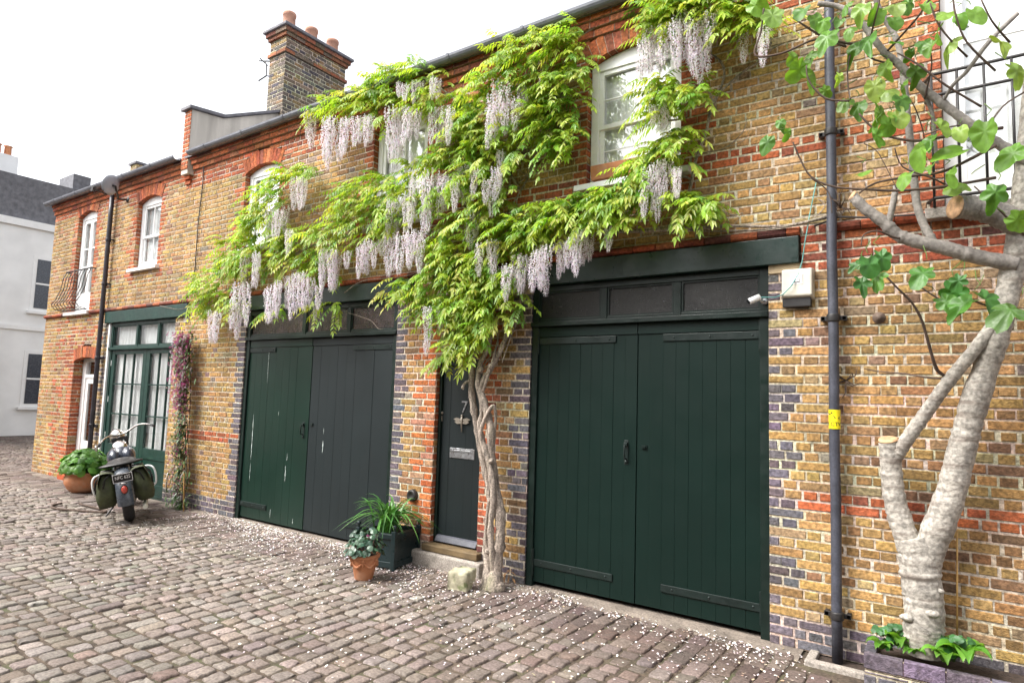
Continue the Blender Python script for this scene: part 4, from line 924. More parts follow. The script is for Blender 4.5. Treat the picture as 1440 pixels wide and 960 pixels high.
# racemes: (top x, top y, length px)
RAC = [(433, 160, 32), (441, 165, 40), (459, 170, 55), (468, 168, 48), (476, 172, 50), (465, 172, 60), (483, 170, 48), (489, 170, 46), (500, 168, 36), (507, 168, 32), (516, 166, 38), (522, 168, 32), (562, 119, 18), (570, 122, 20), (584, 117, 28), (592, 118, 24), (610, 112, 28), (616, 114, 24),
       (549, 155, 66), (557, 158, 66), (565, 158, 58), (573, 155, 46), (580, 155, 42), (588, 158, 36), (608, 157, 47), (615, 156, 48), (622, 155, 50), (628, 155, 48), (633, 156, 46), (692, 138, 62), (687, 155, 55), (699, 120, 75), (706, 120, 70), (711, 122, 66), (724, 142, 40), (732, 122, 40), (736, 126, 36), (762, 108, 20), (704, 215, 28),
       (415, 253, 40), (421, 252, 43), (427, 255, 36), (380, 298, 38), (386, 299, 36), (393, 299, 33), (403, 294, 36), (407, 326, 33), (403, 330, 28), (346, 360, 42), (360, 358, 45), (364, 362, 38), (334, 402, 58), (339, 412, 44), (346, 402, 54), (377, 410, 42), (384, 405, 48), (390, 402, 46), (299, 440, 40), (306, 443, 38), (336, 440, 36), (392, 398, 44),
       (570, 280, 45), (562, 282, 40), (550, 284, 45), (556, 286, 42), (577, 282, 38), (583, 250, 55), (579, 256, 44), (605, 245, 85), (599, 255, 64), (611, 250, 52), (624, 248, 57), (629, 250, 44), (640, 258, 38), (648, 240, 34), (653, 238, 45), (660, 234, 48), (667, 238, 42), (690, 180, 28), (703, 216, 50), (692, 255, 50), (696, 240, 40), (684, 256, 32),
       (664, 298, 52), (671, 296, 38), (505, 350, 40), (512, 346, 38), (518, 340, 46), (524, 344, 34), (488, 356, 22), (537, 340, 20), (548, 334, 52), (555, 334, 46), (564, 332, 54), (580, 326, 42), (587, 330, 44), (592, 340, 46), (574, 330, 46), (453, 355, 46), (459, 354, 52), (465, 355, 50), (471, 356, 48), (477, 362, 42), (405, 392, 40), (412, 390, 56), (418, 388, 52), (424, 386, 46), (438, 394, 38), (431, 392, 40), (448, 404, 30), (445, 430, 18),
       (675, 346, 42), (689, 342, 62), (695, 342, 54), (714, 376, 46), (710, 378, 42), (728, 362, 48), (735, 362, 50), (740, 364, 44), (756, 356, 52), (762, 358, 46), (770, 349, 60), (764, 350, 55), (788, 345, 48), (794, 344, 38), (801, 342, 32), (808, 334, 44), (816, 326, 58), (822, 326, 48), (829, 322, 42), (856, 322, 30), (597, 435, 62), (621, 437, 28),
       (906, 60, 42), (913, 45, 55), (920, 45, 54), (927, 42, 58), (934, 40, 52), (947, 35, 60), (953, 28, 62), (960, 20, 66), (967, 28, 62), (973, 35, 65), (986, 55, 58), (993, 22, 80), (1002, 20, 46), (990, 30, 60), (1047, 48, 42), (1075, 40, 52), (1071, 45, 36), (900, 85, 28), (937, 140, 40), (930, 150, 34), (917, 152, 28), (942, 200, 40), (910, 240, 62), (916, 238, 68), (923, 233, 66), (930, 230, 56), (937, 230, 52), (945, 236, 44), (953, 240, 38), (948, 240, 36), (880, 296, 22)]
def raceme_mesh(seed, nf):
    random.seed(seed); mb = MB(); L = 1.0
    bend = (gau(0, .04), gau(0, .04))
    for i in range(nf):
        t = (i + rnd()) / nf; r = (.165 * (1 - t) ** .55 + .035) * uni(.55, 1.1); a = i * 2.39996 + gau(0, .3)
        ctr = V((r * math.cos(a) + bend[0] * math.sin(t * 3), r * math.sin(a) + bend[1] * math.sin(t * 2.5), -t * L))
        out = V((math.cos(a), math.sin(a), uni(-.5, .1))).normalized(); s = V((-math.sin(a), math.cos(a), 0)); u = out.cross(s)
        if u.z < 0: u = -u
        sz = (.048 if t < .75 else .048 - .07 * (t - .75)) * uni(.8, 1.15)
        c1 = pick((5, (.9, .88, .895)), (3, (.88, .83, .87)), (1, (.78, .68, .76)), k=.03); c2 = pick((4, (.88, .82, .86)), (1, (.74, .60, .72)), k=.03)
        if rnd() < .06: c1 = (.25, .2, .12)
        mb.add([ctr + u * sz * .2, ctr + u * sz * 1.0 + s * sz * .75 + out * sz * .35, ctr + u * sz * 1.25 + out * sz * .1, ctr + u * sz * 1.0 - s * sz * .75 + out * sz * .35], [(0, 1, 2), (0, 2, 3)], c1)
        mb.add([ctr, ctr + out * sz * 1.0 + s * sz * .3 - u * sz * .3, ctr + out * sz * 1.15 - u * sz * .75, ctr + out * sz * 1.0 - s * sz * .3 - u * sz * .3], [(0, 1, 2), (0, 2, 3)], c2)
    mb.tube([(0, 0, .04), (bend[0] * .5, bend[1] * .5, -.4), (0, 0, -.95)], [.012, .012, .006], 4, False, c=(.13, .17, .06))
    return mb
protos = [raceme_mesh(100 + i, 190) for i in range(5)]
random.seed(5)
RAC.sort(key=lambda q: -q[2])
big, small = [], MB(); pm = []
for i, p in enumerate(protos):
    o = p.build('flower_tassel', 'blossom', wis, world=False); pm.append(o)
for i, (a, b, l) in enumerate(RAC):
    yy = uni(-.52, -.32); p = at(a + gau(0, 1), b - 2, yy); h = (p - at(a, b + l, yy)).length * uni(.98, 1.1); w = .25 * (h / .3) ** .4 * uni(.72, 1.08)
    sc_ = (w, w, h); rz = uni(0, 6.28)
    if i < 100:
        o = pm[i] if i < 5 else pm[i % 5].copy()
        if i >= 5: col.objects.link(o)
        o.parent = wis; o.location = p - V((-3.75, -.3, 0)); o.scale = sc_; o.rotation_euler = (gau(0, .04), gau(0, .04), rz)
    else:
        src = protos[i % 5]; mx = Matrix.Translation(p) @ Matrix.Rotation(rz, 4, 'Z') @ Matrix.Diagonal(V((w, w, h, 1)))
        o0 = len(small.v); small.v.extend([tuple(mx @ V(q)) for q in src.v]); small.f.extend([tuple(o0 + k for k in f) for f in src.f]); small.c.extend(src.c); small.s.extend(src.s); small.hascol = True
small.build('flower_tassels', 'blossom', wis, kind='stuff')

# ================================================================== pots and plants by the front door
def pot_thing(label, ctr, prof, m, swags=0, cat='plant pot', soil_r=.15, soil_z=.3, name='flower_pot', k_=1.0):
    prof = [(a * k_, b * k_) for a, b in prof]; soil_r *= k_; soil_z *= k_
    t = thing(name, label, cat, ctr); mb = MB(); mb.lathe(prof, ctr, 36); mb.build('bowl', m, t)
    if swags:
        s = MB(); r0 = max(r for r, z in prof)
        for k in range(swags):
            a0 = 2 * math.pi * k / swags - 1.9
            pts = []
            for i in range(9):
                u = i / 8; a = a0 + 2 * math.pi / swags * u; zz = .245 - .075 * math.sin(math.pi * u); rr = .118 + (zz - .0) / .31 * .058 + .006
                pts.append(V(ctr) + V((rr * math.cos(a), rr * math.sin(a), zz)) * k_)
            s.tube(pts, [.008 + .006 * math.sin(math.pi * i / 8) for i in range(9)], 7)
            s.ball(pts[0] + V((0, 0, .004)), .02, 8, 6)
            s.tube([pts[0], pts[0] - V((0, 0, .06))], [.011, .006], 6)
        s.build('swag_relief', m, t)
    s = MB(); s.lathe([(0, soil_z + .01), (soil_r * .7, soil_z + .008), (soil_r, soil_z)], ctr, 20); s.build('soil', 'soil', t)
    return t
P1 = V((-4.91, -.87, 0))
pot_thing('small swagged terracotta pot standing in front of the square dark planter', P1,
          [(0, 0), (.105, 0), (.112, .012), (.145, .16), (.168, .255), (.172, .265), (.188, .272), (.192, .29), (.188, .312), (.168, .314), (.160, .29), (.14, .26)], 'terracotta', 6, soil_r=.16, soil_z=.285, k_=.80)
cy = thing('potted_plant', 'low grey green leafy plant with a magenta bud in the swagged pot', 'plant', P1 + V((0, 0, .22)))
mb, ms_ = MB(), MB()
for i in range(150):
    a = uni(0, 6.28); r = .20 * math.sqrt(rnd()); z = .34 + .12 * (1 - (r / .20) ** 2) + uni(-.08, .06); q = P1 + V((r * math.cos(a), r * math.sin(a), z))
    if r > .14: q.z -= .05
    nrm = V((math.cos(a) * r * 4 + gau(0, .3), math.sin(a) * r * 4 + gau(0, .3), .8))
    lobed(mb, q, nrm, V((math.cos(a), math.sin(a), -.2)), uni(.045, .075), pick((4, (.055, .12, .075)), (2, (.11, .17, .12)), (2, (.04, .09, .055))), 3, .1, .2, 12)
    if i % 3 == 0: ms_.tube([P1 + V((r * .2 * math.cos(a), r * .2 * math.sin(a), .23)), (P1 + q + V((0, 0, .1))) / 2, q], .003, 4, c=(.2, .1, .08))
mb.build('leaves', 'leaf_dark', cy); ms_.build('stalks', 'leaf_dark', cy)
mb = MB(); q = at(519, 757, -.86); [mb.add([q, q + V((gau(0, .02), gau(0, .02), .035)), q + V((gau(0, .02), gau(0, .02), .03))], [(0, 1, 2)], (.42, .05, .22)) for _ in range(10)]; mb.build('flower_bud', 'petal', cy)
# square planter
PC = V((-5.18, -.275, 0)); pr = Matrix.Rotation(R(10), 3, 'Z')
pl = thing('square_planter', 'square black green wooden planter with ball finials beside the front door', 'planter', PC)
hs, hh = .235, .37; mb = MB()
for s in (-1, 1):
    mb.obox(PC + pr @ V((s * (hs - .012), 0, hh / 2 + .02)), (.022, 2 * hs - .05, hh - .04), pr); mb.obox(PC + pr @ V((0, s * (hs - .012), hh / 2 + .02)), (2 * hs - .05, .022, hh - .04), pr)
    mb.obox(PC + pr @ V((s * hs, 0, hh - .03)), (.034, 2 * hs - .04, .05), pr); mb.obox(PC + pr @ V((0, s * hs, hh - .03)), (2 * hs - .04, .034, .05), pr)
    mb.obox(PC + pr @ V((s * hs, 0, .05)), (.034, 2 * hs - .04, .06), pr); mb.obox(PC + pr @ V((0, s * hs, .05)), (2 * hs - .04, .034, .06), pr)
mb.build('planter_panels', 'planter_green', pl, bevel=.004)
for i in (-1, 1):
    for j in (-1, 1):
        mb = MB(); q = PC + pr @ V((i * hs, j * hs, 0)); mb.obox(q + V((0, 0, .20)), (.05, .05, .40), pr); mb.lathe([(0, 0), (.014, 0), (.011, .015), (.022, .03), (.026, .045), (.02, .062), (0, .068)], q + V((0, 0, .40)), 12); mb.build('corner_post', 'planter_green', pl, bevel=.004)
mb = MB(); mb.obox(PC + V((0, 0, .31)), (2 * hs - .03, 2 * hs - .03, .03), pr); mb.build('soil', 'soil', pl)
ag = thing('potted_plant', 'bushy strap leaved green plant arching out of the square dark planter', 'plant', PC + V((0, 0, .33))); mb = MB()
for i in range(75):
    a = uni(0, 6.28); L = uni(.48, .80); lean = uni(.25, 1.0); b0 = PC + V((gau(0, .07), gau(0, .07), .33)); h = V((math.cos(a), math.sin(a), 0)); pts = []
    for k in range(9):
        t = k / 8; pts.append(b0 + h * (L * (.25 * t + .75 * lean * t * t * .8)) + V((0, 0, L * (1.15 * t - (.35 + .85 * lean) * t * t))))
    blade(mb, pts, uni(.024, .034), pick((4, (.055, .17, .035)), (3, (.085, .22, .045)), (2, (.035, .12, .03))))
mb.build('leaves', 'leaf_dark', ag)
# bowl and hydrangea on the left
P2 = V((-12.45, -.42, 0)); 
pot_thing('wide round terracotta bowl at the far left by the dark drainpipe', P2, [(0, 0), (.17, 0), (.24, .06), (.295, .16), (.30, .23), (.285, .30), (.29, .315), (.315, .325), (.318, .345), (.30, .352), (.27, .34), (.26, .3)], 'terracotta', soil_r=.27, soil_z=.31)
hy = thing('potted_plant', 'bright green broad leaved bush in the wide terracotta bowl', 'plant', P2 + V((0, 0, .3))); mb, ms_ = MB(), MB()
for i in range(300):
    th = uni(0, 6.28); ph = math.acos(uni(-.15, 1)); rr = uni(.6, 1.0) ** .5
    q = P2 + V((.42 * rr * math.sin(ph) * math.cos(th), .38 * rr * math.sin(ph) * math.sin(th), .42 + .33 * rr * math.cos(ph)))
    nrm = V((math.sin(ph) * math.cos(th) + gau(0, .3), math.sin(ph) * math.sin(th) + gau(0, .3), .7 + math.cos(ph)))
    lobed(mb, q, nrm, V((math.cos(th), math.sin(th), -.3)), uni(.10, .16), pick((4, (.10, .24, .03)), (3, (.14, .30, .05)), (2, (.06, .16, .025))), 1, .12, .22, 12)
    if i % 8 == 0: ms_.tube([P2 + V((0, 0, .3)), (P2 + V((0, 0, .4)) + q) / 2, q], .005, 4, c=(.1, .16, .05))
mb.build('leaves', 'leaf', hy); ms_.build('stems', 'leaf', hy)
# mossy stone
sb = MB(); q0 = V((-3.97, -.50, 0)); random.seed(21)
def rock(mb, c, s, rot):
    n = 6; vs = []; ids = {}
    for i in range(n + 1):
        for j in range(n + 1):
            for k in range(n + 1):
                if i in (0, n) or j in (0, n) or k in (0, n):
                    u = V((i / n * 2 - 1, j / n * 2 - 1, k / n * 2 - 1)); r = u.copy(); 
                    r = V([math.copysign(abs(q) ** 1.0, q) for q in u]) * (1 - .07 * (u.length - 1)); r += V((gau(0, .05), gau(0, .05), gau(0, .05)))
                    ids[(i, j, k)] = len(vs); vs.append(V(c) + rot @ V((r.x * s[0], r.y * s[1], r.z * s[2])))
    fs = []
    for a in range(n):
        for b_ in range(n):
            for e, rev in ((0, 0), (n, 1)):
                for f in (lambda p, q: (e, p, q), lambda p, q: (p, e, q), lambda p, q: (p, q, e)): fs.append(tuple(ids[f(*w)] for w in ((a, b_), (a + 1, b_), (a + 1, b_ + 1), (a, b_ + 1))))
    mb.add(vs, fs, None, True)
rt = Matrix.Rotation(R(12), 3, 'Z'); rock(sb, q0 + V((0, 0, .085)), (.105, .075, .09), rt); rock(sb, q0 + V((.03, .05, .13)), (.085, .055, .06), rt)
tag(sb.build('stone_block', 'mossy'), 'squat mossy stone block on the cobbles at the foot of the wisteria', 'stone')
dl_ = MB(); q0 = at(714, 808, -.04)
for i in range(16): leaflet(dl_, q0 + V((gau(0, .03), gau(0, .02), gau(0, .04))), V((gau(0, 1), gau(0, 1), gau(0, 1))), V((0, 0, 1)), .07, .03, (1, 1, .99), .4)
tag(dl_.build('dead_leaves', 'dry_leaf'), 'clump of brown dead leaves caught on the blue brick pier', 'dead leaves')
# boot scraper hole behind the planter
v_ = MB(); v_.lathe([(0, .035), (.03, .035), (.045, .05), (.062, .045), (.07, .02), (.07, 0)], (-5.1, -.0, .71), 18, Matrix.Rotation(R(90), 3, 'X')); tag(v_.build('air_vent', 'black_iron'), 'small round black iron vent in the brick pier behind the strap leaved plant', 'vent')
# climber on the left garage pier
cl = thing('flowering_climber', 'narrow climber with pink and white flowers beside the glazed green doors', 'climbing plant', (-9.62, -.15, 0)); f1, f2, s1 = MB(), MB(), MB(); random.seed(8)
axis = [(256, 715), (258, 660), (259, 610), (263, 560), (263, 520), (264, 490), (267, 472)]
axw = [at(a, b, -.09) for a, b in axis]
for k in range(4):
    pts = smooth_path([p + V((gau(0, .06), uni(-.03, .03), 0)) for p in axw], 3); s1.tube(pts, .006, 5)
sp_ = smooth_path(axw, 8)
for i in range(1900):
    u = rnd(); p = sp_[int(u * (len(sp_) - 1))]; w = (.15 if u > .62 else .09 if u > .25 else .19 - .4 * u * .6)
    q = p + V((gau(0, w * .75), -abs(gau(0, .07)), gau(0, .03))); 
    if q.z < .03: continue
    leaflet(f1, q, V((gau(0, 1), -.6, gau(-.3, .7))), V((0, -.5, 1)), uni(.06, .11), uni(.022, .038), pick((4, (.055, .11, .03)), (2, (.09, .16, .045)), (1.5, (.10, .05, .05))), .3)
for i in range(800):
    u = uni(.45, 1) if rnd() < .9 else uni(.1, .5); p = sp_[int(u * (len(sp_) - 1))]
    if u > .5 and rnd() < .35: p = p + V((-.06, 0, 0))
    q = p + V((gau(0, .10), -.06 - abs(gau(0, .06)), gau(0, .04))); s = uni(.018, .034); cc = pick((4, (.42, .07, .22)), (3, (.55, .2, .36)), (1.3, (.75, .62, .68)))
    for a in range(3): an = a * 2.1 + uni(0, 1); f2.add([q, q + V((math.cos(an) * s, -.01, math.sin(an) * s)), q + V((math.cos(an + .9) * s, -.012, math.sin(an + .9) * s))], [(0, 1, 2)], cc)
f1.build('foliage', 'leaf_dark', cl); f2.build('blossom', 'blossom', cl); s1.build('stems', 'twig', cl)
ca = MB(); ca.tube([at(258, 720, -.2), at(259, 640, -.12)], .010, 7); tag(ca.build('plant_cane', 'cane'), 'short bamboo cane at the foot of the pink climber', 'cane')

# ================================================================== fig tree and its raised bed
PX0, PX1, PYF = -.548, 1.35, -.395
rbed = thing('raised_bed', 'low blue brick raised bed around the fig tree', 'raised bed', (.4, -.2, 0)); mb = MB()
cf = lambda u, v, l: blue()
brick_face(mb, PX0, PX1, 0, .10, (), cf, xf=lambda u, v, d: (u, PYF - d, v), ch=.10 if False else .075)
brick_face(mb, PX0, PX1, .104, .206, (), cf, xf=lambda u, v, d: (u, PYF - d, v), ch=.103, bond='stretcher', stretcher=.222)
brick_face(mb, PYF, -.01, 0, .10, (), cf, xf=lambda u, v, d: (PX0 - d, u, v)); brick_face(mb, PYF, -.01, .104, .206, (), cf, xf=lambda u, v, d: (PX0 - d, u, v), ch=.103)
x_ = PX0 - .008
while x_ < PX1: mb.box(x_ + .004, x_ + .226, PYF - .008, PYF + .06, .12, .207, jit((.15, .13, .16))); x_ += .231
x_ = PYF + .064
while x_ < -.03: mb.box(PX0 - .008, PX0 + .06, x_, min(-.01, x_ + .2), .12, .2065, jit((.15, .13, .16))); x_ += .206
mb.build('bed_wall', 'brick', rbed, bevel=.004)
mb = MB(); mb.box(PX0 + .06, PX1, PYF + .06, -.01, .0, .165); mb.build('soil', 'soil', rbed)
fig = thing('fig_tree', 'pale barked fig tree with a forked trunk growing in the brick raised bed', 'tree', (-.2, -.2, .15)); random.seed(31)
tk = MB()
def limb(mb, pth, r0, r1, n=12, lump=.035, sub=5, rings=True):
    p = smooth_path(px(pth), sub * 2); k = len(p); rr = [lerp(r0, r1, i / (k - 1)) * (1 + gau(0, lump * .8) + (lump * 1.5 if rnd() < .13 else 0)) for i in range(k)]
    mb.tube(p, rr, n); return p, rr
limb(tk, [(1296, 918, -.2), (1297, 895, -.2), (1300, 865, -.2), (1297, 830, -.2), (1293, 800, -.2), (1290, 775, -.2), (1283, 755, -.2)], .118, .118, 18, .028)
limb(tk, [(1295, 810, -.2), (1286, 780, -.2), (1272, 748, -.2), (1260, 710, -.19), (1254, 670, -.2), (1252, 640, -.22), (1249, 622, -.23)], .082, .062, 16, .04)
limb(tk, [(1298, 815, -.2), (1306, 775, -.2), (1322, 735, -.21), (1338, 690, -.23), (1348, 650, -.25), (1358, 610, -.27), (1372, 560, -.3), (1392, 500, -.34), (1412, 430, -.38), (1430, 350, -.42), (1442, 250, -.45), (1452, 150, -.5), (1462, 20, -.55)], .098, .055, 16, .04)
limb(tk, [(1254, 648, -.22), (1266, 632, -.24), (1282, 608, -.26), (1300, 583, -.28), (1322, 552, -.32), (1345, 522, -.36), (1370, 492, -.4), (1400, 450, -.4), (1425, 390, -.42)], .048, .036, 12, .05)
for q, r in (((1276, 868, -.285), .045), ((1310, 862, -.29), .05), ((1302, 888, -.285), .045), ((1272, 782, -.25), .04), ((1316, 900, -.25), .05), ((1280, 895, -.27), .04), ((1320, 830, -.25), .035), ((1276, 835, -.24), .035), ((1252, 640, -.235), .045)):
    tk.ball(at(*q), (r, r * .8, r * .55), 10, 7, jit=.05)
tk.build('trunk', 'fig_bark', fig)
def cut(q, d, r):
    cw = MB(); m_ = V(d).to_track_quat('Z', 'Y').to_matrix(); cw.lathe([(0, .006), (r * .6, .005), (r * .96, .002), (r, -.006)], at(*q), 14, m_); cw.build('cut_end', 'cut_wood', fig)
cut((1248.5, 617, -.235), (-.1, -.35, .95), .062); cut((1198, 275, -.605), (-.8, -.45, .5), .037); cut((1342, 291, -.66), (-.8, -.6, .1), .075)
bh = MB()
limb(bh, [(1200, 277, -.6), (1216, 293, -.6), (1242, 312, -.58), (1262, 330, -.56), (1290, 340, -.55), (1330, 349, -.54), (1370, 360, -.5), (1430, 372, -.45)], .034, .048, 12, .05)
limb(bh, [(1250, 312, -.58), (1256, 285, -.58), (1260, 262, -.55)], .022, .018, 10, .05)
limb(bh, [(1315, 345, -.5), (1300, 318, -.45), (1290, 290, -.4), (1285, 250, -.35), (1280, 200, -.33), (1272, 120, -.33), (1262, 60, -.35), (1240, 20, -.4), (1228, -10, -.45)], .028, .018, 10, .06)
limb(bh, [(1345, 291, -.64), (1365, 292, -.6), (1400, 300, -.55), (1440, 320, -.45)], .072, .075, 12, .05)
limb(bh, [(1150, 5, -.75), (1180, 10, -.72), (1205, 25, -.7), (1225, 50, -.7), (1245, 75, -.68), (1265, 92, -.66), (1290, 118, -.64), (1320, 142, -.62), (1360, 172, -.6), (1400, 200, -.55), (1450, 230, -.5)], .017, .032, 11, .06)
limb(bh, [(1290, 118, -.64), (1303, 140, -.6), (1312, 165, -.58), (1315, 200, -.55), (1318, 230, -.5)], .014, .010, 8)
limb(bh, [(1325, 145, -.62), (1340, 120, -.7), (1360, 100, -.7), (1390, 60, -.7), (1430, 20, -.6)], .010, .014, 8)
bh.build('branches', 'fig_twig', fig)
tw = MB()
TW = [([(1290, 330, -.55), (1262, 335, -.6), (1235, 325, -.7), (1215, 330, -.75), (1211, 345, -.78)], .008, .004),
      ([(1328, 528, -.34), (1318, 520, -.4), (1312, 505, -.45), (1305, 480, -.5), (1296, 450, -.55), (1282, 425, -.6), (1262, 405, -.65), (1243, 385, -.68)], .012, .006), ([(1325, 532, -.33), (1300, 530, -.3), (1270, 525, -.25), (1235, 522, -.2), (1215, 518, -.2)], .008, .003),
      ([(1400, 250, -.6), (1330, 262, -.7), (1265, 268, -.75), (1210, 266, -.78), (1170, 262, -.8), (1140, 248, -.82), (1126, 225, -.85), (1115, 200, -.88)], .010, .005), ([(1140, 250, -.8), (1165, 270, -.78), (1170, 300, -.78)], .005, .003), ([(1400, 205, -.6), (1330, 240, -.7), (1280, 248, -.75), (1240, 255, -.78), (1222, 262, -.78), (1208, 272, -.78)], .010, .006),
      ([(1410, 180, -.6), (1340, 190, -.72), (1290, 198, -.76), (1250, 192, -.78), (1225, 178, -.8), (1208, 160, -.82)], .011, .006), ([(1225, 50, -.7), (1200, 62, -.75), (1160, 52, -.8), (1140, 42, -.82), (1115, 25, -.84)], .012, .006), ([(1190, 66, -.76), (1150, 55, -.8), (1100, 75, -.84), (1062, 78, -.86), (1070, 45, -.86), (1074, 12, -.88)], .009, .006),
      ([(1200, 62, -.75), (1192, 95, -.78), (1193, 125, -.8), (1196, 140, -.82)], .006, .004), ([(1195, 142, -.82), (1165, 140, -.84), (1148, 128, -.86), (1136, 110, -.88), (1134, 92, -.88)], .008, .005), ([(1265, 92, -.66), (1222, 80, -.75), (1225, 50, -.8), (1235, 10, -.85), (1240, -15, -.86)], .007, .005),
      ([(1245, 75, -.68), (1268, 50, -.78), (1290, 25, -.82), (1310, -5, -.85)], .008, .006), ([(1360, 80, -.7), (1340, 60, -.8), (1320, 35, -.85), (1308, 5, -.88)], .007, .005), ([(1400, 100, -.7), (1360, 60, -.8), (1345, 25, -.85), (1340, -5, -.86)], .007, .005), ([(1360, 175, -.6), (1330, 180, -.75), (1300, 190, -.8)], .006, .004),
      ([(1300, 140, -.64), (1310, 95, -.7), (1308, 70, -.75)], .006, .004), ([(1340, 265, -.65), (1310, 250, -.75), (1270, 235, -.8), (1258, 208, -.84)], .007, .004), ([(1290, 250, -.5), (1300, 200, -.6), (1290, 160, -.65), (1280, 140, -.7)], .005, .003), ([(1380, 150, -.7), (1330, 120, -.8), (1290, 90, -.85), (1262, 75, -.86)], .008, .005),
      ([(1355, 440, -.5), (1320, 420, -.6), (1290, 400, -.65), (1282, 388, -.66)], .006, .004), ([(1420, 440, -.6), (1375, 425, -.7), (1345, 410, -.75)], .008, .005), ([(1248, 190, -.7), (1215, 200, -.72), (1235, 215, -.7), (1262, 268, -.7)], .004, .003), ([(1420, 60, -.7), (1395, 30, -.8), (1380, 0, -.85)], .007, .004), ([(1440, 330, -.6), (1400, 290, -.75), (1370, 262, -.8)], .007, .004), ([(1440, 130, -.6), (1410, 150, -.75), (1385, 185, -.8)], .006, .004)]
for pth, a, b in TW:
    p = smooth_path(px(pth), 4); tw.tube(p, [lerp(a, b, i / (len(p) - 1)) * (1 + gau(0, .06)) for i in range(len(p))], 7)
tw.build('twigs', 'twig', fig)
LV = [(1163, 52, 46), (1086, 22, 44), (1062, 8, 40), (1128, 15, 34), (1147, 28, 30), (1158, 30, 26), (1116, 82, 40), (1124, 98, 40), (1145, 102, 44), (1140, 78, 26), (1195, 40, 22), (1205, 68, 34), (1222, 55, 36), (1212, 12, 36), (1232, 20, 34), (1258, 30, 30), (1180, 30, 24), (1258, 8, 36), (1278, 5, 30), (1190, 140, 34), (1160, 128, 22), (1230, 122, 34), (1247, 128, 28), (1207, 150, 32), (1236, 158, 36), (1249, 175, 36), (1232, 190, 36), (1262, 165, 36), (1268, 140, 30), (1288, 100, 34), (1300, 60, 30), (1318, 45, 30), (1310, 65, 28), (1335, 60, 36), (1330, 20, 30), (1350, 20, 30), (1295, 208, 44), (1340, 215, 42), (1352, 258, 34), (1215, 242, 32), (1272, 248, 28), (1335, 245, 30), (1322, 178, 28), (1310, 195, 26), (1270, 118, 26), (1245, 95, 26), (1108, 186, 24), (1097, 172, 22), (1079, 200, 30), (1180, 108, 18), (1190, 8, 24), (1300, 10, 28), (1260, 60, 24), (1280, 75, 22), (1350, 185, 26), (1310, 235, 22),
      (1222, 372, 40), (1240, 362, 40), (1232, 388, 40), (1212, 398, 36), (1205, 372, 24), (1297, 384, 42), (1342, 410, 42), (1356, 428, 46), (1330, 425, 34), (1348, 395, 30), (1372, 20, 36), (1405, 60, 40), (1385, 185, 40), (1425, 215, 40), (1400, 270, 40), (1385, 420, 42), (1420, 435, 42), (1430, 100, 36), (1430, 310, 36)]
lf = MB(); ls = lf
for a, b, s in LV:
    yy = uni(-.92, -.74); q = at(a, b, yy); size = s / 178 * (CAM_D + yy) / CAM_D * .94 * uni(.85, 1.1)
    nrm = V((gau(.1, .6), -1 + gau(0, .3), gau(.4, .5))); up = V((gau(0, .45), gau(0, .2), -1 + gau(0, .3)))
    if (a, b) in ((1079, 200), (1163, 52)): up = V((-.35, 0, -1))
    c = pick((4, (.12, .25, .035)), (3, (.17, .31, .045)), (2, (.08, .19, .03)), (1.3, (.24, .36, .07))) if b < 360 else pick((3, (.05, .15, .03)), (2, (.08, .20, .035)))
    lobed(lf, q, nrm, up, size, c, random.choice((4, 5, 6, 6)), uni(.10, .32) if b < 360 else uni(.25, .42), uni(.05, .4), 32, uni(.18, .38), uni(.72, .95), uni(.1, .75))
    upn = up.normalized(); ls.tube([q - upn * size * .5, q - upn * size * .75 + V((gau(0, .02), .03, 0)), q - upn * size * 1.0 + V((gau(0, .03), .08, .02))], [.0025, .003, .003], 4, c=(.12, .2, .05))
lf.build('leaves', 'leaf_fig', fig)
for q, lab in (((1186, 290, -.5), 'dry twiggy growth tangled on the grey drainpipe at the ledge'), ((1190, 535, -.03), 'dark rooty scar of old vine on the wall beside the pipe')):
    mb = MB(); q0 = at(*q) if q[1] > 400 else at(q[0] - 4, q[1] + 2, -.12)
    for i in range(14):
        d = V((gau(0, 1), -abs(gau(0, .3)), gau(0, .8))).normalized() * uni(.06, .16); mb.tube([q0, q0 + d * .5 + V((gau(0, .02), 0, gau(0, .02))), q0 + d], [.005, .004, .0015], 4)
    tag(mb.build('dry_twigs', 'twig'), lab, 'twigs')
# plants in the bed
def hosta(q, n, s, label, curl=1.0):
    t = thing('hosta', label, 'plant', q, 'fresh hostas in the raised bed'); mb = MB()
    for i in range(n + 5):
        a = 2.4 * i + gau(0, .3); h = V((math.cos(a), math.sin(a), 0)); L = s * uni(.8, 1.2); pts = []
        lean = uni(.35, 1.0)
        for k in range(10): u = k / 9; pts.append(q + h * (L * (.06 + (.35 + .6 * lean) * u)) + V((0, 0, L * (1.45 * u - (.75 + .6 * lean) * u * u))))
        blade(mb, pts, s * uni(.42, .58), pick((3, (.13, .31, .04)), (2, (.18, .38, .06)), (1, (.08, .21, .03))), .3, True)
    mb.build('leaves', 'leaf', t)
random.seed(44)
hosta(at(1240, 912, -.30), 6, .10, 'tightly curled bright hosta nearest the left corner of the bed')
hosta(at(1262, 908, -.25), 7, .15, 'arching hosta just left of the pale fig trunk')
hosta(at(1286, 920, -.30), 6, .105, 'small rolled hosta right in front of the pale fig trunk')
hosta(at(1328, 930, -.31), 8, .15, 'broad curled hosta right of the pale fig trunk')
hosta(at(1356, 925, -.28), 7, .17, 'tall arching hosta at the right side of the bed')
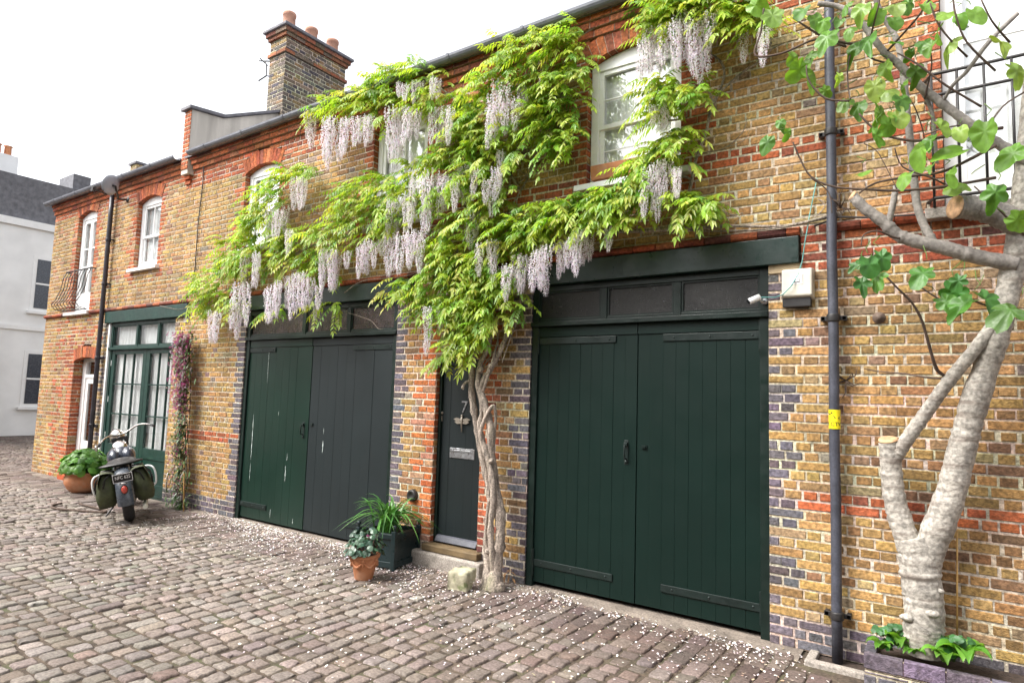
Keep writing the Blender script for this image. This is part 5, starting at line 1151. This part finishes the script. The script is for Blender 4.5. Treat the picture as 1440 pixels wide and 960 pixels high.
for q, lab in (((1252, 888, -.26), 'lobed soft green columbine behind the left hostas'), ((1340, 903, -.27), 'lobed soft green columbine behind the right hostas')):
    b0 = at(*q); t = thing('columbine', lab, 'plant', b0 - V((0, 0, .1)), 'columbines in the raised bed'); mb, ms_ = MB(), MB()
    for i in range(14):
        p = b0 + V((gau(0, .045), gau(0, .03), gau(0, .03))); lobed(mb, p, V((gau(0, .4), -.7, .8)), V((gau(0, 1), 0, gau(0, 1))), uni(.05, .075), pick((3, (.06, .17, .06)), (2, (.08, .21, .08))), 3, .35, .1, 18)
        ms_.tube([b0 - V((gau(0, .01), 0, .12)), p], .002, 4, c=(.1, .16, .06))
    mb.build('leaves', 'leaf', t); ms_.build('stalks', 'leaf', t)
ca = MB(); ca.tube([at(1346, 905, -.1), at(1346, 745, -.06)], .006, 7); tag(ca.build('plant_cane', 'cane'), 'thin bamboo cane standing against the wall right of the fig trunk', 'cane')

# ================================================================== motorcycle (built along +X, rear wheel at its origin)
mo = thing('motorcycle', 'old grey motorcycle with olive saddlebags leaning on its stand by the green doors', 'motorcycle', (-9.36, -1.05, 0)); ORG['motorcycle'] = V((0, 0, 0))
mo.rotation_euler = Euler((R(-12), 0, R(155.5)), 'XYZ')
def wheel(x, name, yaw=0):
    m_ = Matrix.Rotation(R(90), 3, 'X')
    if yaw: m_ = Matrix.Rotation(R(yaw), 3, 'Z') @ m_
    rr, rw = .335, .072; prof = [(rr - rw + rw * .2, -.05)] + [(rr - rw + rw * math.cos(t) if False else rr - .065 + .065 * math.cos(t), .066 * math.sin(t)) for t in [math.pi * (-.62 + 1.24 * i / 14) for i in range(15)]] + [(rr - rw + rw * .2, .05)]
    mb = MB(); mb.lathe(prof, (x, 0, rr), 40, m_)
    w = mb.build(name, 'rubber', mo)
    r = MB(); r.lathe([(.255, -.045), (.235, -.03), (.235, .03), (.255, .045)], (x, 0, rr), 36, m_); r.lathe([(0, -.07), (.05, -.07), (.06, -.03), (.06, .03), (.05, .07), (0, .07)], (x, 0, rr), 18, m_); r.build('rim', 'chrome', w)
    s = MB()
    for i in range(20):
        a = 2 * math.pi * i / 20; s.tube([V((x, 0, rr)) + m_ @ V((.05 * math.cos(a + .3), .05 * math.sin(a + .3), .04 * (-1) ** i)), V((x, 0, rr)) + m_ @ V((.24 * math.cos(a), .24 * math.sin(a), 0))], .003, 4)
    s.build('spokes', 'steel', w); return w
wheel(0, 'rear_wheel'); wheel(1.48, 'front_wheel', 14)
def fender(x, a0, a1, r, w, name, yaw=0):
    mb = MB(); n, k = 22, 8; vs = []
    ym = Matrix.Rotation(R(yaw), 3, 'Z')
    for sh in (0, -.004):
        for i in range(n + 1):
            a = R(a0 + (a1 - a0) * i / n)
            for j in range(k + 1):
                t = -1 + 2 * j / k; rr = r + sh - .075 * abs(t) ** 2.6; q = V((rr * math.cos(a), (w + sh) * math.sin(t * 1.45) / math.sin(1.45), rr * math.sin(a))); q = ym @ q; vs.append((x + q.x, q.y, .335 + q.z))
    fs = []
    for l in (0, 1):
        o = l * (n + 1) * (k + 1); fs += [(o + i * (k + 1) + j, o + i * (k + 1) + j + 1, o + (i + 1) * (k + 1) + j + 1, o + (i + 1) * (k + 1) + j) for i in range(n) for j in range(k)]
    mb.add(vs, fs, None, True); return mb.build(name, 'fender', mo)
rf_ = fender(0, 62, 188, .42, .105, 'rear_fender'); fender(1.48, -10, 150, .40, .095, 'front_fender', 14)
# plate, tail lamp on the rear fender
def bk(z, y=0, e=0): return V((-.40 - e + (z - .45) * .18, y, z))
npm = MB(); npl = thing('x', 'x', 'x'); bpy.data.objects.remove(npl)
tilt = Matrix.Rotation(R(-14), 3, 'Y')
npm.obox((-.405, 0, .655), (.008, .235, .125), tilt); plate = npm.build('number_plate', 'plate_black', mo, bevel=.003)
npm = MB()
for (yy, zz, a, b) in ((0, .056, .225, .006), (0, -.056, .225, .006)): npm.obox(V((-.405, 0, .655)) + tilt @ V((-.0055, yy, zz)), (.002, a, b), tilt)
for yy in (-.110, .110): npm.obox(V((-.405, 0, .655)) + tilt @ V((-.0055, yy, 0)), (.002, .006, .106), tilt)
npm.build('plate_border', 'plate_white', plate)
mx = Matrix.Translation(V((-.405, 0, .655)) + tilt @ V((-.006, 0, .006))) @ tilt.to_4x4() @ Matrix(((0, 0, -1, 0), (-1, 0, 0, 0), (0, 1, 0, 0), (0, 0, 0, 1)))
textmesh('plate_number', 'NFC 625', .054, 'plate_white', plate, mx @ Matrix.Diagonal(V((.88, 1.25, 1, 1))), .001)
mb = MB(); mb.ball((-.415, 0, .50), (.04, .047, .062), 14, 9); tl = mb.build('tail_lamp', 'black_iron', mo); mb = MB(); mb.ball((-.435, 0, .50), (.035, .036, .052), 14, 9); mb.build('red_lens', 'red_lens', tl)
mb = MB(); mb.tube([(-.43, -.045, .575), (-.44, 0, .585), (-.43, .045, .575)], .009, 7); mb.build('lamp_bracket', 'chrome', tl)
# saddlebags
for s in (-1, 1):
    mb = MB(); n, k = 10, 16; vs = []
    for i in range(n + 1):
        u = i / n; z = .70 - .43 * u; wx = .20 * (1 - .35 * u ** 3) * (.85 + .3 * math.sin(u * 2.2)); wy = .06 + .062 * math.sin(u * 2.5)
        for j in range(k):
            a = 2 * math.pi * j / k; cx_, sy_ = math.cos(a), math.sin(a); e = .6
            vs.append((-.02 + wx * math.copysign(abs(cx_) ** e, cx_) + gau(0, .004), s * (.20 + .03 * u) + wy * math.copysign(abs(sy_) ** e, sy_) + gau(0, .004), z + gau(0, .004)))
    fs = [(i * k + j, i * k + (j + 1) % k, (i + 1) * k + (j + 1) % k, (i + 1) * k + j) for i in range(n) for j in range(k)] + [tuple(range(k - 1, -1, -1)), tuple(n * k + j for j in range(k))]
    mb.add(vs, fs, None, True); bag = mb.build('saddlebag', 'olive', mo)
    mb = MB(); vs = []
    for i in range(9):
        a = math.pi * (.05 + .75 * i / 8); yy = s * (.20 - .115 * math.cos(a)); zz = .685 + .05 * math.sin(a) - (.16 if i == 8 else .07 if i == 7 else 0)
        for j in range(6): vs.append((-.25 + .45 * j / 5, yy + s * .012, zz + .012 * math.sin(j * 1.9)))
    mb.add(vs, [(i * 6 + j, i * 6 + j + 1, (i + 1) * 6 + j + 1, (i + 1) * 6 + j) for i in range(8) for j in range(5)], None, True); mb.build('bag_flap', 'olive', bag)
    mb = MB()
    for xx in (-.14, .08): mb.tube([(xx, s * .12, .745), (xx, s * .235, .735), (xx, s * .325, .62), (xx, s * .335, .48)], .011, 6); mb.obox((xx, s * .342, .55), (.04, .012, .04))
    mb.tube([(-.22, s * .13, .72), (-.235, s * .2, .66), (-.23, s * .24, .55)], .010, 6); mb.build('bag_strap', 'black_leather', bag)
mb = MB(); mb.ball((.27, 0, .80), (.33, .185, .055), 18, 9); mb.ball((.03, 0, .80), (.13, .27, .032), 18, 8); mb.build('seat', 'black_leather', mo)
mb = MB(); mb.ball((.80, 0, .86), (.29, .165, .15), 22, 14); mb.ball((.66, .085, .84), (.22, .10, .13), 16, 10); mb.ball((.66, -.085, .84), (.22, .10, .13), 16, 10); tk_ = mb.build('fuel_tank', 'tank', mo)
mb = MB(); md = Matrix.Rotation(R(-35), 3, 'Y'); mb.lathe([(0, .03), (.06, .03), (.085, .018), (.095, -.02)], (.70, 0, 1.0), 24, md); mb.obox((.80, 0, 1.0), (.20, .10, .03)); mb.build('dash', 'chrome', tk_, bevel=.003)
mb = MB()
for s in (-1, 1): mb.tube([(1.52, s * .085, .34), (1.36, s * .085, .75), (1.24, s * .08, 1.08)], .028, 10)
mb.obox((1.25, 0, 1.06), (.06, .22, .04)); mb.build('front_fork', 'black_iron', mo)
mb = MB(); mb.lathe([(0, -.12), (.05, -.115), (.09, -.07), (.105, 0), (.11, .03), (.1, .035), (0, .045)], (1.34, .02, 1.10), 24, Matrix.Rotation(R(14), 3, 'Z') @ Matrix.Rotation(R(90), 3, 'Y')); mb.build('headlight', 'chrome', mo)
hb = MB()
pL = smooth_path([(1.20, .0, 1.12), (1.18, .10, 1.13), (1.12, .18, 1.11), (1.02, .235, 1.07), (.92, .25, 1.05)], 5); pR = smooth_path([(1.20, .0, 1.12), (1.22, -.10, 1.14), (1.16, -.26, 1.22), (1.04, -.38, 1.22), (.90, -.44, 1.20)], 5)
hb.tube(pL, .014, 8); hb.tube(pR, .014, 8); hbo = hb.build('handlebar', 'chrome', mo)
for p in (pL, pR):
    g = MB(); d = (p[-1] - p[-2]).normalized(); g.tube([p[-1] - d * .01, p[-1] + d * .11], .019, 10); g.build('grip', 'rubber', hbo)
mb = MB(); mb.ball((.92, .30, 1.0), (.05, .02, .05), 10, 7); mb.tube([(1.0, .24, 1.07), (.95, .27, 1.04), (.92, .29, 1.01)], .007, 6); mb.build('mirror', 'chrome', hbo)
mb = MB(); mb.obox((.72, 0, .36), (.42, .22, .22)); mb.obox((.72, 0, .30), (.62, .26, .06))
for s, a in ((-1, -22), (1, 22)):
    for i in range(7): mb.lathe([(0, .0), (.072, 0), (.075, .008), (.072, .014), (0, .014)], V((.72 + s * .10, 0, .50)) + Matrix.Rotation(R(a), 3, 'Y') @ V((0, 0, .028 * i)), 14, Matrix.Rotation(R(a), 3, 'Y'))
mb.lathe([(0, -.16), (.10, -.15), (.115, -.1), (.115, .1), (.10, .15), (0, .16)], (.42, 0, .38), 20, Matrix.Rotation(R(90), 3, 'X')); mb.build('engine', 'engine', mo, bevel=.006)
fr = MB()
for s in (-1, 1): fr.tube([(0, s * .12, .335), (.4, s * .13, .28), (.98, s * .11, .28), (1.16, s * .03, .9)], .018, 8); fr.tube([(0, s * .12, .335), (.25, s * .12, .62), (1.16, s * .03, 1.0)], .018, 8)
fr.build('frame', 'black_iron', mo)
ex = MB(); ex.tube(smooth_path([(.80, -.12, .52), (.86, -.2, .40), (.75, -.22, .25), (.5, -.22, .22), (.1, -.21, .20), (-.28, -.2, .19)], 5), .032, 10); ex.build('exhaust', 'cream', mo)
cbm = MB()
for s in (-1, 1): cbm.tube(smooth_path([(.45, s * .14, .64), (.40, s * .30, .66), (.36, s * .375, .61), (.36, s * .385, .46), (.40, s * .34, .36), (.6, s * .12, .27)], 5), .013, 9)
cbm.build('crash_bar', 'white', mo)
ks = MB(); ks.tube([(.55, .12, .24), (.45, .28, .08), (.42, .37, .0)], .012, 7); ks.build('side_stand', 'black_iron', mo)
fbm = MB()
for s in (-1, 1): fbm.obox((.78, s * .27, .29), (.28, .10, .02))
fbm.build('footboard', 'black_iron', mo)
lc = MB(); q = V((-10.2, -1.05, .03)); lc.tube(smooth_path([at(97, 709, 0) if False else V((-11.35, -1.15, .02)), V((-11.2, -1.33, .02)), V((-10.9, -1.38, .02)), V((-10.4, -1.18, .02)), V((-10.1, -1.05, .03)), V((-10.5, -.98, .02)), V((-11.1, -1.0, .02))], 5), .016, 7); tag(lc.build('lock_chain', 'twig'), 'rusty chain lying in a loop on the cobbles left of the motorcycle', 'chain')

# ================================================================== buildings beyond the left house
fb = thing('terrace_house', 'bright white rendered house closing the far end of the mews', 'house', (-27, 0, 0))
mb = MB(); mb.box(-36, -27, -9, 9.5, 0, 7.6); mb.build('wall', 'render_white', fb)
mb = MB(); mb.prismx([(-9.2, 7.6), (-8.2, 9.2), (8.7, 9.2), (9.7, 7.6)], -35.5, -27.2); mb.build('roof', 'slate', fb)
for yy in (-6, -3, 0.2, 3.2):
    for zz in (1.0, 4.4):
        mb = MB(); mb.box(-27.05, -26.98, yy, yy + 1.1, zz, zz + 2.0); w = mb.build('window', 'white', fb)
        g = MB(); g.box(-26.975, -26.965, yy + .12, yy + .98, zz + .12, zz + 1.88); g.build('pane', 'tank', w)
        g = MB(); g.box(-26.962, -26.945, yy + .53, yy + .57, zz + .12, zz + 1.88); g.box(-26.96, -26.943, yy + .12, yy + .98, zz + .97, zz + 1.03); g.box(-27, -26.85, yy - .08, yy + 1.18, zz - .09, zz - .002); g.build('frame', 'white', w)
mb = MB(); mb.box(-27.02, -26.9, -9, 9.5, 7.35, 7.6); mb.box(-27.02, -26.93, -9, 9.5, 3.7, 3.85); mb.build('moulding', 'white', fb); mb = MB(); mb.tube([(-26.92, 1.75, 0), (-26.92, 1.75, 7.4)], .05, 8); mb.build('rain_pipe', 'pipe_dark', fb)
mb = MB(); mb.box(-31.5, -30.2, 2.2, 3.4, 9, 10.7); c_ = mb.build('chimney', 'render_white', fb); mb = MB()
for yy in (2.45, 2.85, 3.2): mb.lathe([(.14, 0), (.12, .45), (.16, .5), (0, .5)], (-30.8, yy, 10.7), 12)
mb.build('chimney_pot', 'terracotta', c_)
mb = MB(); mb.box(-28.9, -27.6, 4.4, 5.0, 8.6, 9.9); mb.build('dormer', 'slate', fb)
pb = thing('porch', 'small dark gabled porch roof beyond the left house', 'porch', (-24.5, -.6, 0)); mb = MB()
mb.prismx([(-1.4, 5.0), (-.2, 6.1), (1.0, 5.0), (.8, 5.0), (-.2, 5.9), (-1.2, 5.0)], -26.95, -24.6); mb.build('roof', 'black_iron', pb); mb = MB(); mb.box(-26.95, -24.8, -1.1, .7, 0, 4.98); mb.build('wall', 'cement', pb)

ob = thing('terrace_house', 'unseen brick mews terrace added opposite to shade the lower facade', 'house', (-7, -10.5, 0))  # out of view, added to block low sky from the lower facade
mb = MB(); mb.box(-26, 12, -16, -10.5, 0, 6.0); mb.build('wall', 'oppbrick', ob); mb = MB(); mb.prismx([(-16.2, 6.0), (-13.2, 7.3), (-10.3, 6.0)], -26, 12); mb.build('roof', 'slate', ob)
for i in range(9):
    x_ = -24 + 4.1 * i
    mb = MB(); mb.box(x_, x_ + 1, -10.5, -10.44, 3.9, 5.3); w = mb.build('window', 'white', ob); mb = MB(); mb.box(x_ + .1, x_ + .9, -10.45, -10.43, 4.0, 5.2); mb.build('pane', 'fender', w)
    mb = MB(); mb.box(x_ - .6, x_ + 1.7, -10.5, -10.45, 0, 2.7); mb.build('garage_door', 'frame_green', ob)

# ================================================================== light
w = bpy.data.worlds.new('World'); sc.world = w; w.use_nodes = True; N = w.node_tree.nodes; L = w.node_tree.links
sky = N.new('ShaderNodeTexSky'); sky.sky_type = 'NISHITA'; sky.sun_disc = False
SUN_EL, SUN_AZ = 50, -140          # azimuth measured from +y clockwise: the sun stands behind the camera to the left
sky.sun_elevation = R(SUN_EL); sky.sun_rotation = R(SUN_AZ % 360); sky.air_density = 1.0; sky.dust_density = 4.0
hsv = N.new('ShaderNodeHueSaturation'); hsv.inputs['Saturation'].default_value = .18; hsv.inputs['Value'].default_value = 1.0
L.new(sky.outputs[0], hsv.inputs['Color']); L.new(hsv.outputs[0], N['Background'].inputs['Color']); N['Background'].inputs['Strength'].default_value = .15
sl = bpy.data.lights.new('sun', 'SUN'); sl.energy = 1.4; sl.angle = R(30); sl.color = (1, .96, .9)
so = bpy.data.objects.new('sun', sl); col.objects.link(so)
az = R(SUN_AZ); sd = V((math.sin(az) * math.cos(R(SUN_EL)), math.cos(az) * math.cos(R(SUN_EL)), math.sin(R(SUN_EL))))
so.rotation_euler = sd.to_track_quat('Z', 'Y').to_euler(); so.location = sd * 30
vs_ = sc.view_settings; vs_.view_transform = 'Standard'; vs_.look = 'None'; vs_.exposure = 1.58; vs_.gamma = 1; vs_.use_curve_mapping = False
sc.cycles.max_bounces = 6; sc.cycles.transparent_max_bounces = 12; sc.cycles.diffuse_bounces = 3; sc.cycles.use_denoising = True
